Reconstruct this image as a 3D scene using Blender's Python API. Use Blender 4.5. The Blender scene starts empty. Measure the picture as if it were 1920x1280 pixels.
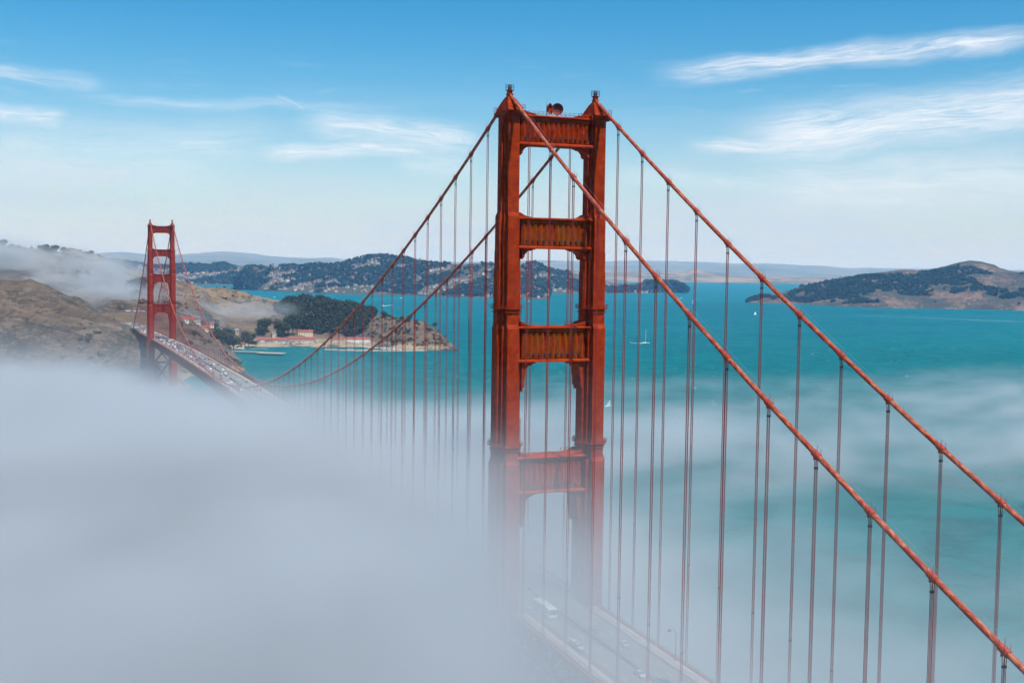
import bpy, math, random
import numpy as np
from mathutils import Vector, Matrix
random.seed(7)
S = bpy.context.scene
COL = S.collection
rad = math.radians

# ============================================================ camera
CAM = np.array([-140.648, -328.403, 176.304])
YAW, PITCH, ROLL, FPX = 0.37344, -0.06364, 0.01429, 2236.8
FW = np.array([math.sin(YAW)*math.cos(PITCH), math.cos(YAW)*math.cos(PITCH), math.sin(PITCH)])
_R = np.array([math.cos(YAW), -math.sin(YAW), 0.0]); _U = np.cross(_R, FW)
RT = _R*math.cos(ROLL)+_U*math.sin(ROLL); UP = -_R*math.sin(ROLL)+_U*math.cos(ROLL)
cd = bpy.data.cameras.new('camera'); cam = bpy.data.objects.new('camera', cd); COL.objects.link(cam)
cd.sensor_width = 36; cd.lens = 36*FPX/1920; cd.clip_start = 1; cd.clip_end = 200000
cam.matrix_world = Matrix(((RT[0], UP[0], -FW[0], CAM[0]), (RT[1], UP[1], -FW[1], CAM[1]), (RT[2], UP[2], -FW[2], CAM[2]), (0, 0, 0, 1)))
S.camera = cam

def ray(px, py): return FW + RT*(px-960)/FPX - UP*(py-640)/FPX
def onz(px, py, z=0.0):
    d = ray(px, py); return CAM + d*(z-CAM[2])/d[2]
def at(px, py, D):                 # point seen at a pixel of the photo, D metres away on the map
    d = ray(px, py); return CAM + d*D/math.hypot(d[0], d[1])

# ============================================================ light, sky, exposure
SUN_AZ, SUN_EL = 164.0, 63.0
sv = Vector((math.sin(rad(SUN_AZ))*math.cos(rad(SUN_EL)), math.cos(rad(SUN_AZ))*math.cos(rad(SUN_EL)), math.sin(rad(SUN_EL))))
ld = bpy.data.lights.new('sun', 'SUN'); ld.energy = 5.0; ld.angle = rad(0.5); ld.color = (1, .95, .88)
sun = bpy.data.objects.new('sun', ld); COL.objects.link(sun)
sun.rotation_euler = sv.to_track_quat('Z', 'Y').to_euler(); sun.location = (0, 0, 900)
S.view_settings.view_transform = 'Standard'; S.view_settings.look = 'None'
S.view_settings.exposure = 0.38; S.view_settings.gamma = 1
cy = S.cycles
cy.max_bounces = 6; cy.diffuse_bounces = 2; cy.glossy_bounces = 2; cy.transmission_bounces = 2; cy.transparent_max_bounces = 8
cy.volume_bounces = 1
cy.use_adaptive_sampling = True; cy.adaptive_threshold = 0.03; cy.adaptive_min_samples = 12
cy.use_denoising = True
try: cy.denoiser = 'OPENIMAGEDENOISE'
except Exception: pass
cy.volume_step_rate = 1.0; cy.volume_max_steps = 400
cy.sample_clamp_indirect = 6

world = bpy.data.worlds.new('World'); S.world = world; world.use_nodes = True

class G:                            # small helper for building node trees
    def __init__(s, nt): s.nt = nt; s.n = nt.nodes; s.l = nt.links
    def new(s, t, **k):
        n = s.n.new(t)
        for a, b in k.items(): setattr(n, a, b)
        return n
    def put(s, sock, v):
        if isinstance(v, bpy.types.NodeSocket): s.l.new(v, sock)
        elif v is not None:
            try: sock.default_value = v
            except Exception: sock.default_value = (*v, 1)
    def m(s, op, a, b=None, c=None, clamp=False):
        n = s.new('ShaderNodeMath', operation=op); n.use_clamp = clamp
        s.put(n.inputs[0], a); s.put(n.inputs[1], b) if b is not None else None
        if c is not None: s.put(n.inputs[2], c)
        return n.outputs[0]
    def noise(s, vec, scale, detail=4, rough=.55, dist=0.0):
        n = s.new('ShaderNodeTexNoise'); s.put(n.inputs['Vector'], vec)
        n.inputs['Scale'].default_value = scale; n.inputs['Detail'].default_value = detail
        n.inputs['Roughness'].default_value = rough; n.inputs['Distortion'].default_value = dist
        return n.outputs['Fac']
    def ramp(s, v, a, b, lo=0.0, hi=1.0, smooth=True):
        n = s.new('ShaderNodeMapRange'); n.interpolation_type = 'SMOOTHSTEP' if smooth else 'LINEAR'
        s.put(n.inputs[0], v)
        for i, x in zip((1, 2, 3, 4), (a, b, lo, hi)): n.inputs[i].default_value = x
        return n.outputs[0]
    def mix(s, f, a, b, mode='MIX'):
        n = s.new('ShaderNodeMix', data_type='RGBA', blend_type=mode)
        s.put(n.inputs[0], f); s.put(n.inputs[6], a); s.put(n.inputs[7], b)
        return n.outputs[2]
    def xyz(s, x, y, z):
        n = s.new('ShaderNodeCombineXYZ'); s.put(n.inputs[0], x); s.put(n.inputs[1], y); s.put(n.inputs[2], z)
        return n.outputs[0]
    def sep(s, v):
        n = s.new('ShaderNodeSeparateXYZ'); s.put(n.inputs[0], v); return n.outputs

def build_world():
    g = G(world.node_tree); g.n.clear()
    out = g.new('ShaderNodeOutputWorld'); bg = g.new('ShaderNodeBackground')
    sky = g.new('ShaderNodeTexSky', sky_type='NISHITA')
    sky.sun_disc = False; sky.sun_elevation = rad(SUN_EL); sky.sun_rotation = rad(SUN_AZ)
    sky.altitude = 150; sky.air_density = 1.0; sky.dust_density = .45; sky.ozone_density = 2.5
    hs = g.new('ShaderNodeHueSaturation'); hs.inputs['Saturation'].default_value = 1.55; hs.inputs['Value'].default_value = 1.17
    hs.inputs['Hue'].default_value = 0.492
    g.l.new(sky.outputs[0], hs.inputs['Color'])
    co = g.new('ShaderNodeTexCoord').outputs['Generated']
    x, y, z = g.sep(co)
    az = g.m('SUBTRACT', g.m('ARCTAN2', x, y), YAW)
    el = g.m('ARCSINE', z)
    streaks = [  # from, to, half width (pixels of the photo), strength, wisp scale
        ((1235, 138), (2000, 58), 21, .95, .8), ((1290, 277), (1680, 256), 14, .9, 1), ((1380, 262), (2080, 176), 48, 1.0, .8), ((1560, 215), (2080, 165), 30, .7, .8),
        ((1700, 200), (2000, 170), 34, .45, 1),
        ((1400, 352), (2080, 325), 56, .5, .7), ((240, 181), (420, 196), 6, .45, 1), ((-120, 300), (430, 322), 34, .32, .7), ((1130, 330), (1500, 352), 16, .3, 1),
        ((470, 284), (820, 285), 15, .85, 1), ((560, 225), (910, 272), 30, .75, 1), ((330, 263), (430, 263), 9, .75, 1.2),
        ((-60, 215), (130, 222), 17, .75, 1), ((515, 187), (580, 205), 5, .5, 1), ((-60, 130), (200, 160), 14, .5, 1),
        ((740, 300), (900, 318), 22, .45, .8), ((-100, 280), (520, 262), 44, .34, .7), ((120, 180), (760, 205), 10, .28, 1)]
    tot = None
    def ae(px, py):
        d = ray(px, py); d = d/np.linalg.norm(d)
        return math.atan2(d[0], d[1])-YAW, math.asin(d[2])
    wob = g.m('MULTIPLY', g.m('SUBTRACT', g.noise(g.xyz(g.m('MULTIPLY', az, 9.), g.m('MULTIPLY', el, 16.), 0.0), 1.0, 3, .6), .5), .022)
    elw = g.m('ADD', el, wob)
    for i, (p0, p1, w, st, sc) in enumerate(streaks):
        a0, e0 = ae(*p0); a1, e1 = ae(*p1)
        L = math.hypot(a1-a0, e1-e0); cx, ce = (a0+a1)/2, (e0+e1)/2; ux, ue = (a1-a0)/L, (e1-e0)/L; wd = w/FPX
        da = g.m('SUBTRACT', az, cx); de = g.m('SUBTRACT', elw, ce)
        t = g.m('ADD', g.m('MULTIPLY', da, ux), g.m('MULTIPLY', de, ue))
        n = g.m('SUBTRACT', g.m('MULTIPLY', de, ux), g.m('MULTIPLY', da, ue))
        tt = g.ramp(g.m('ABSOLUTE', t), L*.28, L*.56, 1, 0)
        nn = g.ramp(g.m('ABSOLUTE', n), 0, wd*1.5, 1, 0)
        wis = g.ramp(g.noise(g.xyz(g.m('MULTIPLY', t, 22*sc), g.m('MULTIPLY', n, 230*sc), float(i*3.1)), 1.0, 7, .66, 1.1), .14, .76)
        mk = g.m('MULTIPLY', g.m('MULTIPLY', tt, nn), g.m('MULTIPLY', wis, st))
        tot = mk if tot is None else g.m('MAXIMUM', tot, mk)
    # thin veil of high cirrus towards the horizon
    v = g.noise(g.xyz(g.m('MULTIPLY', az, 4.5), g.m('MULTIPLY', el, 34.), 7.7), 1.0, 6, .6, .9)
    veil = g.m('MULTIPLY', g.ramp(v, .38, .66), g.ramp(el, .03, .17, .38, 0.0))
    base_v = g.ramp(el, -.02, .155, .95, 0.0)
    v2 = g.noise(g.xyz(g.m('MULTIPLY', az, 14.), g.m('MULTIPLY', el, 120.), 2.1), 1.0, 5, .6, .8)
    fine = g.m('MULTIPLY', g.ramp(v2, .5, .8), g.ramp(el, .13, .19, .32, 0.0))
    side = g.ramp(g.m('ABSOLUTE', az), .8, 1.7, 1, .15)     # unseen veil thinned on purpose, to cut pale fill light on the steel
    veil = g.m('MULTIPLY', veil, side); base_v = g.m('MULTIPLY', base_v, side)
    f = g.m('MAXIMUM', fine, g.m('ADD', veil, g.m('MULTIPLY', base_v, .8)), clamp=True)
    STR = 0.083
    cl = g.mix(f, hs.outputs[0], (5.5, 6.55, 7.8, 1)); cl = g.mix(tot, cl, (8.9, 9.2, 9.7, 1))
    g.l.new(cl, bg.inputs[0]); bg.inputs[1].default_value = STR
    g.l.new(bg.outputs[0], out.inputs[0])
build_world()

# ============================================================ helpers
class MB:
    def __init__(s): s.v = []; s.f = []; s.mi = []
    def add(s, vs, fs, mi=0):
        o = len(s.v); s.v += [tuple(map(float, p)) for p in vs]
        s.f += [tuple(i+o for i in f) for f in fs]; s.mi += [mi]*len(fs)
    def box(s, x0, x1, y0, y1, z0, z1, mi=0):
        s.add([(x0, y0, z0), (x1, y0, z0), (x1, y1, z0), (x0, y1, z0), (x0, y0, z1), (x1, y0, z1), (x1, y1, z1), (x0, y1, z1)],
              [(3, 2, 1, 0), (4, 5, 6, 7), (0, 1, 5, 4), (1, 2, 6, 5), (2, 3, 7, 6), (3, 0, 4, 7)], mi)
    def bar(s, a, b, w, h, mi=0):            # square bar between two points
        a = Vector(a); b = Vector(b); d = (b-a).normalized()
        up = Vector((0, 0, 1)) if abs(d.z) < .98 else Vector((0, 1, 0))
        r = d.cross(up).normalized()*w/2; u = r.cross(d).normalized()*h/2
        vs = [p+i*r+j*u for p in (a, b) for i, j in ((-1, -1), (1, -1), (1, 1), (-1, 1))]
        s.add(vs, [(0, 1, 2, 3), (7, 6, 5, 4), (0, 4, 5, 1), (1, 5, 6, 2), (2, 6, 7, 3), (3, 7, 4, 0)], mi)
    def tube(s, pts, r, n=8, mi=0, cap=True):
        pts = [Vector(p) for p in pts]; rs = r if isinstance(r, (list, tuple)) else [r]*len(pts); vs = []
        for i, p in enumerate(pts):
            d = (pts[min(i+1, len(pts)-1)]-pts[max(i-1, 0)]).normalized()
            up = Vector((1, 0, 0)) if abs(d.x) < .9 else Vector((0, 1, 0))
            a = d.cross(up).normalized(); b = d.cross(a).normalized()
            for k in range(n):
                t = 2*math.pi*k/n; vs.append(p+rs[i]*(math.cos(t)*a+math.sin(t)*b))
        fs = [(i*n+k, i*n+(k+1) % n, (i+1)*n+(k+1) % n, (i+1)*n+k) for i in range(len(pts)-1) for k in range(n)]
        if cap: fs += [tuple(range(n))[::-1], tuple(range((len(pts)-1)*n, len(pts)*n))]
        s.add(vs, fs, mi)
    def loft(s, rings, mi=0, cap=True):      # rings: lists of points, same count
        n = len(rings[0]); vs = [p for r in rings for p in r]
        fs = [(i*n+k, i*n+(k+1) % n, (i+1)*n+(k+1) % n, (i+1)*n+k) for i in range(len(rings)-1) for k in range(n)]
        if cap: fs += [tuple(range(n))[::-1], tuple(range((len(rings)-1)*n, len(rings)*n))]
        s.add(vs, fs, mi)
    def prism_xz(s, poly, y0, y1, mi=0): s.loft([[(x, y0, z) for x, z in poly], [(x, y1, z) for x, z in poly]], mi)
    def prism_yz(s, poly, x0, x1, mi=0): s.loft([[(x0, y, z) for y, z in poly], [(x1, y, z) for y, z in poly]], mi)
    def lathe(s, prof, c=(0, 0, 0), n=12, mi=0):
        s.loft([[(c[0]+r*math.cos(2*math.pi*k/n), c[1]+r*math.sin(2*math.pi*k/n), c[2]+z) for k in range(n)] for r, z in prof], mi)
    def mesh(s, name, mats, smooth=False, fixn=True):
        me = bpy.data.meshes.new(name); me.from_pydata(s.v, [], s.f)
        for m in (mats if isinstance(mats, (list, tuple)) else [mats]): me.materials.append(m)
        if any(s.mi): me.polygons.foreach_set('material_index', s.mi)
        if smooth: me.polygons.foreach_set('use_smooth', [True]*len(me.polygons))
        me.update()
        if fixn:
            import bmesh
            b = bmesh.new(); b.from_mesh(me); bmesh.ops.recalc_face_normals(b, faces=b.faces); b.to_mesh(me); b.free()
        return me
    def obj(s, name, mats, parent=None, loc=(0, 0, 0), rz=0, smooth=False, fixn=True):
        o = bpy.data.objects.new(name, s.mesh(name, mats, smooth, fixn)); COL.objects.link(o)
        o.location = loc; o.rotation_euler = (0, 0, rz)
        if parent is not None: o.parent = parent
        return o
def tag(o, label, cat, group=None):
    o['label'] = label; o['category'] = cat
    if group: o['group'] = group
    return o
def kind(o, k, label=None, cat=None):
    o['kind'] = k
    if label: o['label'] = label
    if cat: o['category'] = cat
    return o
def empty(name, loc, rz=0):
    o = bpy.data.objects.new(name, None); COL.objects.link(o); o.location = loc; o.rotation_euler = (0, 0, rz)
    o.empty_display_size = 1; return o
def inst(me, name, loc, rz=0, sc=1.0, parent=None):
    o = bpy.data.objects.new(name, me); COL.objects.link(o); o.location = loc; o.rotation_euler = (0, 0, rz)
    o.scale = sc if isinstance(sc, (tuple, list)) else (sc, sc, sc)
    if parent is not None: o.parent = parent
    return o
def copy_tree(o, parent=None):
    c = o.copy(); COL.objects.link(c); c.parent = parent
    for ch in o.children: copy_tree(ch, c)
    return c
ORD = ['first', 'second', 'third', 'fourth', 'fifth', 'sixth', 'seventh', 'eighth', 'ninth', 'tenth', 'eleventh', 'twelfth']
def nth(i):
    i += 1
    if i <= 12: return ORD[i-1]
    return f"{i}{'th' if 10 <= i % 100 <= 20 else {1: 'st', 2: 'nd', 3: 'rd'}.get(i % 10, 'th')}"

# numpy noise
def _h(ix, iy, iz, seed):
    n = (ix.astype(np.int64)*374761393 + iy.astype(np.int64)*668265263 + iz.astype(np.int64)*1274126177 + seed*982451653) & 0xffffffff
    n = ((n ^ (n >> 13))*1274126177) & 0xffffffff
    return ((n ^ (n >> 16)) & 0xffff)/65535.0
def vnoise(x, y, z=None, seed=0):
    if z is None: z = np.zeros_like(x)
    x0, y0, z0 = np.floor(x), np.floor(y), np.floor(z); fx, fy, fz = x-x0, y-y0, z-z0
    fx, fy, fz = [t*t*(3-2*t) for t in (fx, fy, fz)]; r = 0
    for dx in (0, 1):
        for dy in (0, 1):
            for dz in (0, 1):
                r = r + _h(x0+dx, y0+dy, z0+dz, seed)*(fx if dx else 1-fx)*(fy if dy else 1-fy)*(fz if dz else 1-fz)
    return r
def fbm(x, y, z=None, o=5, seed=0, gain=.5):
    a, t, s_ = 1.0, 0, 0
    for i in range(o):
        f = 2.03**i
        t = t + a*vnoise(x*f+i*17.1, y*f-i*9.3, None if z is None else z*f+i*3.7, seed+i); s_ += a; a *= gain
    return t/s_
def sst(x, a, b): t = np.clip((x-a)/(b-a), 0, 1); return t*t*(3-2*t)

# ============================================================ materials
def mat(name, base, rough=.6, metal=0.0, fn=None, spec=None):
    m = bpy.data.materials.new(name); m.use_nodes = True; g = G(m.node_tree)
    b = g.n['Principled BSDF']; b.inputs['Base Color'].default_value = (*base, 1)
    b.inputs['Roughness'].default_value = rough; b.inputs['Metallic'].default_value = metal
    if spec is not None: b.inputs['Specular IOR Level'].default_value = spec
    if fn: fn(g, b)
    return m
def bump(g, b, h, dist, strength=1.0):
    n = g.new('ShaderNodeBump'); n.inputs['Distance'].default_value = dist; n.inputs['Strength'].default_value = strength
    g.put(n.inputs['Height'], h); g.l.new(n.outputs[0], b.inputs['Normal'])
def pos(g): return g.new('ShaderNodeNewGeometry').outputs['Position']

ORANGE = (0.27, 0.027, 0.0045)
def paint_fn(dirt, panel=False, streak=.3):
    def fn(g, b):
        p = pos(g); x, y, z = g.sep(p)
        st = g.noise(g.xyz(g.m('MULTIPLY', x, 1.3), g.m('MULTIPLY', y, 1.3), g.m('MULTIPLY', z, .09)), 1.0, 5, .6)
        bl = g.noise(p, .38, 6, .7); fi = g.noise(p, 2.2, 3, .6)
        c = g.mix(g.ramp(bl, .35, .7), (ORANGE[0]*.78, ORANGE[1]*.62, ORANGE[2]*.7, 1), (ORANGE[0]*1.2, ORANGE[1]*1.5, ORANGE[2]*1.4, 1))
        c = g.mix(g.m('MULTIPLY', g.ramp(st, .5, .75), streak), c, (.14, .018, .01, 1))
        c = g.mix(g.m('MULTIPLY', g.ramp(fi, .6, .8), .25), c, (.42, .08, .04, 1))
        if dirt:
            gr = g.noise(g.xyz(g.m('MULTIPLY', x, .9), g.m('MULTIPLY', y, .9), g.m('MULTIPLY', z, .16)), 1.0, 4, .65)
            c = g.mix(g.m('MULTIPLY', g.ramp(gr, .40, .57), .72), c, (.2, .065, .007, 1))
            gr2 = g.noise(g.xyz(g.m('MULTIPLY', x, 1.1), y, g.m('MULTIPLY', z, .2)), 1.7, 4, .65)
            c = g.mix(g.m('MULTIPLY', g.ramp(gr2, .52, .68), .6), c, (.05, .022, .01, 1))
        h = None
        if panel:                                   # riveted plate seams
            zz = g.m('FRACT', g.m('DIVIDE', g.m('ADD', z, 2.1), 10.7))
            sm = g.m('LESS_THAN', zz, .018)
            c = g.mix(g.m('MULTIPLY', sm, .55), c, (.14, .022, .012, 1))
            xx = g.m('FRACT', g.m('DIVIDE', g.m('ADD', x, 100.0), 1.07))
            riv = g.m('LESS_THAN', g.m('ABSOLUTE', g.m('SUBTRACT', xx, .5)), .035)
            c = g.mix(g.m('MULTIPLY', riv, .14), c, (.14, .022, .012, 1))
            h = g.m('ADD', g.m('MULTIPLY', sm, -.6), g.m('MULTIPLY', riv, .3))
        g.l.new(c, b.inputs['Base Color'])
        g.put(b.inputs['Roughness'], g.ramp(fi, .3, .7, .5, .72))
        bump(g, b, g.m('ADD', g.m('MULTIPLY', fi, .15), h) if h is not None else fi, .05, .5)
    return fn
M_PAINT = mat('orange_paint', ORANGE, .6, fn=paint_fn(False), spec=.03)
M_PANEL = mat('orange_plate', ORANGE, .6, fn=paint_fn(False, True, .5), spec=.03)
M_DIRTY = mat('stained_orange_plate', ORANGE, .6, fn=paint_fn(True), spec=.03)
def cable_fn(g, b):
    p0 = g.sep(pos(g)); p = g.xyz(g.m('MULTIPLY', p0[0], 1.6), g.m('MULTIPLY', p0[1], .6), g.m('MULTIPLY', p0[2], .3)); a = g.noise(p, 1.1, 6, .75); c = g.mix(g.ramp(a, .44, .62), (.26, .032, .010, 1), (.46, .15, .08, 1))
    d = g.noise(pos(g), .8, 4, .6); c = g.mix(g.m('MULTIPLY', g.ramp(d, .5, .75), .5), c, (.2, .028, .014, 1))
    y = p0[1]; w = g.m('FRACT', g.m('MULTIPLY', y, .42))
    c = g.mix(g.m('MULTIPLY', g.m('LESS_THAN', w, .05), .25), c, (.25, .04, .02, 1))
    g.l.new(c, b.inputs['Base Color'])
M_CABLE = mat('cable_paint', (.5, .1, .05), .55, fn=cable_fn, spec=.25)
M_BAND = mat('band_paint', (.46, .055, .02), .5, fn=lambda g, b: (g.l.new(g.mix(g.noise(pos(g), 3, 4, .6), (.22, .02, .008, 1), (.45, .055, .018, 1)), b.inputs['Base Color'])))
M_ROPE = mat('rope_paint', (.24, .03, .025), .6, spec=.05)
M_DARKSTEEL = mat('dark_fittings', (.05, .03, .035), .5)
M_DARKRED = mat('painted_hole_shade', (.035, .008, .008), .8)  # near-black red stands in for the shade inside the diamond holes
M_WIRE = mat('galvanised_wire', (.42, .42, .42), .4, .6)
def asphalt_fn(g, b):
    p = pos(g); x, y, z = g.sep(p)
    a = g.noise(p, .25, 5, .6); w = g.noise(g.xyz(g.m('MULTIPLY', x, 1.1), g.m('MULTIPLY', y, .03), 0.0), 1.0, 3, .5)
    c = g.mix(a, (.125, .12, .112, 1), (.2, .19, .175, 1)); c = g.mix(g.m('MULTIPLY', g.ramp(w, .45, .65), .35), c, (.11, .105, .1, 1))
    g.l.new(c, b.inputs['Base Color'])
M_ROAD = mat('asphalt', (.2, .19, .18), .9, fn=asphalt_fn)
M_WALK = mat('concrete_walk', (.42, .39, .33), .9, fn=lambda g, b: g.l.new(g.mix(g.noise(pos(g), .5, 5, .6), (.34, .31, .26, 1), (.5, .46, .39, 1)), b.inputs['Base Color']))
M_LINE = mat('white_line', (.75, .75, .72), .8)
M_BARRIER = mat('lane_barrier', (.1, .1, .1), .7)
M_CONC = mat('pier_concrete', (.36, .34, .3), .9, fn=lambda g, b: g.l.new(g.mix(g.noise(pos(g), .25, 6, .65), (.13, .12, .1, 1), (.26, .24, .21, 1)), b.inputs['Base Color']))

def water_fn(g, b):
    p = pos(g); x, y, z = g.sep(p)
    big = g.noise(g.xyz(g.m('MULTIPLY', x, .0006), g.m('MULTIPLY', y, .0016), 0.0), 1.0, 5, .6, .5)
    c = g.mix(g.ramp(big, .35, .65), (.0, .080, .115, 1), (.0, .112, .142, 1))
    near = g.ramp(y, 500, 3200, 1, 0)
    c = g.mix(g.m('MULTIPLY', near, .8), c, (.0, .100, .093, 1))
    band = g.noise(g.xyz(g.m('MULTIPLY', x, .0012), g.m('MULTIPLY', y, .006), 3.0), 1.0, 5, .65)
    c = g.mix(g.m('MULTIPLY', g.ramp(band, .5, .7), .22), c, (.01, .15, .18, 1))
    mt_ = g.noise(g.xyz(g.m('MULTIPLY', x, .022), g.m('MULTIPLY', y, .02), 5.0), 1.0, 8, .78, .6)
    c = g.mix(g.m('MULTIPLY', g.ramp(mt_, .42, .62), .55), c, (.003, .155, .17, 1)); c = g.mix(g.m('MULTIPLY', g.ramp(mt_, .5, .36), .5), c, (.0, .06, .085, 1))
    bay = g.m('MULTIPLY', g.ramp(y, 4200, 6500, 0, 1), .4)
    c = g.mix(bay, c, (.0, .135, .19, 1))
    # small breaking whitecaps
    wc = g.noise(g.xyz(g.m('MULTIPLY', x, .075), g.m('MULTIPLY', y, .05), 0.0), 1.0, 3, .75)
    wm = g.noise(g.xyz(g.m('MULTIPLY', x, .0035), g.m('MULTIPLY', y, .0035), 9.0), 1.0, 3, .6)
    fm = g.ramp(g.m('ADD', wc, g.m('MULTIPLY', g.m('SUBTRACT', wm, .5), .14)), .675, .71)
    c = g.mix(g.m('MULTIPLY', fm, g.ramp(y, 500, 1300, .05, .8)), c, (.75, .8, .8, 1))
    g.l.new(c, b.inputs['Base Color']); 
    w1 = g.noise(g.xyz(g.m('MULTIPLY', x, .10), g.m('MULTIPLY', y, .17), 0.0), 1.0, 6, .65, .4)
    w2 = g.noise(p, .011, 3, .5)
    bump(g, b, g.m('ADD', w1, g.m('MULTIPLY', w2, 1.2)), 2.6, 1.0)
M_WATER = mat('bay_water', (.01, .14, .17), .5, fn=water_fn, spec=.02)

def hill_fn(grass, dry, rock, shrub, shrub_amt=.5, rocky=0.0, sc=1.0, tan=False, fine=.5):
    def fn(g, b):
        p = pos(g); x, y, z = g.sep(p)
        n1 = g.noise(p, .006*sc, 6, .62); n2 = g.noise(p, .03*sc, 5, .68); n3 = g.noise(p, .13*sc, 4, .75); n4 = g.noise(p, .45*sc, 3, .7)
        c = g.mix(g.ramp(n1, .40, .60), (*grass, 1), (*dry, 1))
        c = g.mix(g.m('MULTIPLY', g.ramp(n2, .45, .62), .6), c, (*rock, 1))
        nz = g.sep(g.new('ShaderNodeNewGeometry').outputs['True Normal'])[2]
        if tan:                                         # sun-bleached grass on the hills away from the bluff
            f = g.m('MULTIPLY', g.ramp(y, 2150, 2600), g.ramp(n2, .30, .6, 1.0, .6))
            c = g.mix(f, c, (.29, .195, .095, 1))
            c = g.mix(g.m('MULTIPLY', g.ramp(nz, .86, .72, 0, 1), .6), c, (.2, .13, .075, 1))
            c = g.mix(g.m('MULTIPLY', g.ramp(z, 13, 5, 0, 1), .8), c, (.42, .34, .22, 1))
        if rocky:
            st = g.noise(g.xyz(g.m('MULTIPLY', x, .03), g.m('MULTIPLY', y, .03), g.m('MULTIPLY', z, .09)), 1.0, 8, .75, 1.5)
            steep = g.ramp(nz, .95, .80, 0, 1)
            c = g.mix(g.m('MULTIPLY', steep, rocky), c, g.mix(g.ramp(st, .38, .60), (.045, .035, .028, 1), (*[k*1.5 for k in rock], 1)))
            dg = g.m('ADD', g.m('MULTIPLY', x, .016), g.m('MULTIPLY', z, .055))
            cr = g.noise(g.xyz(g.m('MULTIPLY', y, .006), dg, g.m('MULTIPLY', x, .006)), 1.0, 9, .78, 1.2)
            c = g.mix(g.m('MULTIPLY', g.m('MULTIPLY', g.ramp(cr, .54, .62), steep), .85), c, (.022, .02, .018, 1))
            c = g.mix(g.m('MULTIPLY', g.ramp(cr, .45, .36), .45), c, (.27, .2, .13, 1))
        sh = g.m('ADD', g.m('MULTIPLY', g.noise(p, .0125*sc, 6, .72), .6), g.m('MULTIPLY', n3, .4))
        c = g.mix(g.m('MULTIPLY', g.ramp(sh, .60-.2*shrub_amt, .66-.2*shrub_amt), .85), c, (*shrub, 1))
        sp = g.m('ADD', g.m('MULTIPLY', n3, .55), g.m('MULTIPLY', n4, .45))
        c = g.mix(g.m('MULTIPLY', g.ramp(sp, .55, .66), fine), c, (shrub[0]*.8, shrub[1]*.8, shrub[2]*.8, 1))
        c = g.mix(g.m('MULTIPLY', g.ramp(sp, .46, .36), fine*.6), c, (*[min(1, k*1.6) for k in dry], 1))
        g.l.new(c, b.inputs['Base Color'])
        cr2 = g.noise(p, .05*sc, 9, .78, 1.0)
        bump(g, b, g.m('ADD', n2, g.m('MULTIPLY', cr2, 1.3 if rocky > .5 else .6)), 8.0/sc, .9)
    return fn
M_HEAD = mat('headland_ground', (.2, .14, .08), .95, fn=hill_fn((.108, .076, .048), (.165, .115, .069), (.128, .098, .074), (.045, .042, .025), .45, .85, 1.0, True, .55))
M_ISLE = mat('island_ground', (.15, .1, .07), .95, fn=hill_fn((.095, .055, .038), (.13, .08, .052), (.2, .135, .1), (.014, .026, .016), .72, .45, .45, False, .6))
M_TOWNHILL = mat('town_hill_ground', (.1, .1, .06), .95, fn=hill_fn((.2, .135, .08), (.24, .16, .095), (.14, .1, .07), (.018, .035, .022), .95, .0, .35))
M_MOUNT = mat('mountain_ground', (.15, .15, .12), .95, fn=hill_fn((.13, .14, .11), (.2, .19, .14), (.16, .16, .12), (.07, .09, .07), .5, .0, .05))
M_FARHILL = mat('far_hill_ground', (.15, .12, .08), .95, fn=hill_fn((.16, .13, .08), (.3, .22, .14), (.2, .15, .1), (.05, .07, .05), .55, .0, .15))
def leaf_fn(a, b_, s=.08):
    def fn(g, b):
        n = g.noise(pos(g), s, 3, .6); r = g.new('ShaderNodeObjectInfo').outputs['Random']
        c = g.mix(g.ramp(n, .35, .65), (*a, 1), (*b_, 1)); c = g.mix(g.m('MULTIPLY', r, .35), c, (a[0]*.7, a[1]*.75, a[2]*.8, 1))
        g.l.new(c, b.inputs['Base Color'])
    return fn
M_LEAF = mat('foliage', (.04, .055, .025), .9, fn=leaf_fn((.020, .026, .013), (.055, .060, .028)), spec=.1)
M_LEAFB = mat('town_foliage', (.03, .06, .035), .9, fn=leaf_fn((.007, .02, .015), (.022, .042, .026), .02), spec=.1)
M_SHRUB = mat('shrub_foliage', (.07, .075, .035), .9, fn=leaf_fn((.045, .05, .022), (.1, .1, .05)), spec=.1)
M_BARK = mat('bark', (.12, .09, .065), .9)
M_ROOFRED = mat('red_tile', (.4, .1, .075), .85, fn=lambda g, b: g.l.new(g.mix(g.noise(pos(g), .4, 3, .6), (.20, .045, .04, 1), (.29, .075, .065, 1)), b.inputs['Base Color']))
M_ROOFGREY = mat('grey_shingle', (.16, .16, .17), .85)
M_ROOFBROWN = mat('brown_shingle', (.2, .12, .08), .85)
M_PALE = mat('pale_wall', (.46, .44, .41), .85)
M_CREAM = mat('cream_wall', (.62, .54, .38), .85)
M_WHITE = mat('white_wall', (.74, .73, .7), .8)
M_TANW = mat('tan_wall', (.42, .3, .22), .85)
M_GLASS = mat('window_glass', (.03, .04, .05), .15)
M_DOCK = mat('weathered_deck', (.3, .28, .25), .9)
M_ROCK = mat('riprap_rock', (.3, .26, .2), .95, fn=lambda g, b: (g.l.new(g.mix(g.noise(pos(g), .3, 5, .7), (.14, .12, .1, 1), (.42, .37, .29, 1)), b.inputs['Base Color'])))
M_HULL = mat('white_hull', (.8, .8, .8), .35)
M_HULLB = mat('dark_hull', (.05, .07, .12), .35)
M_SAIL = mat('sail_cloth', (.85, .85, .83), .8)
M_FOAM = mat('foam', (.8, .84, .85), .9)
M_TYRE = mat('tyre_rubber', (.02, .02, .02), .9)
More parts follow.
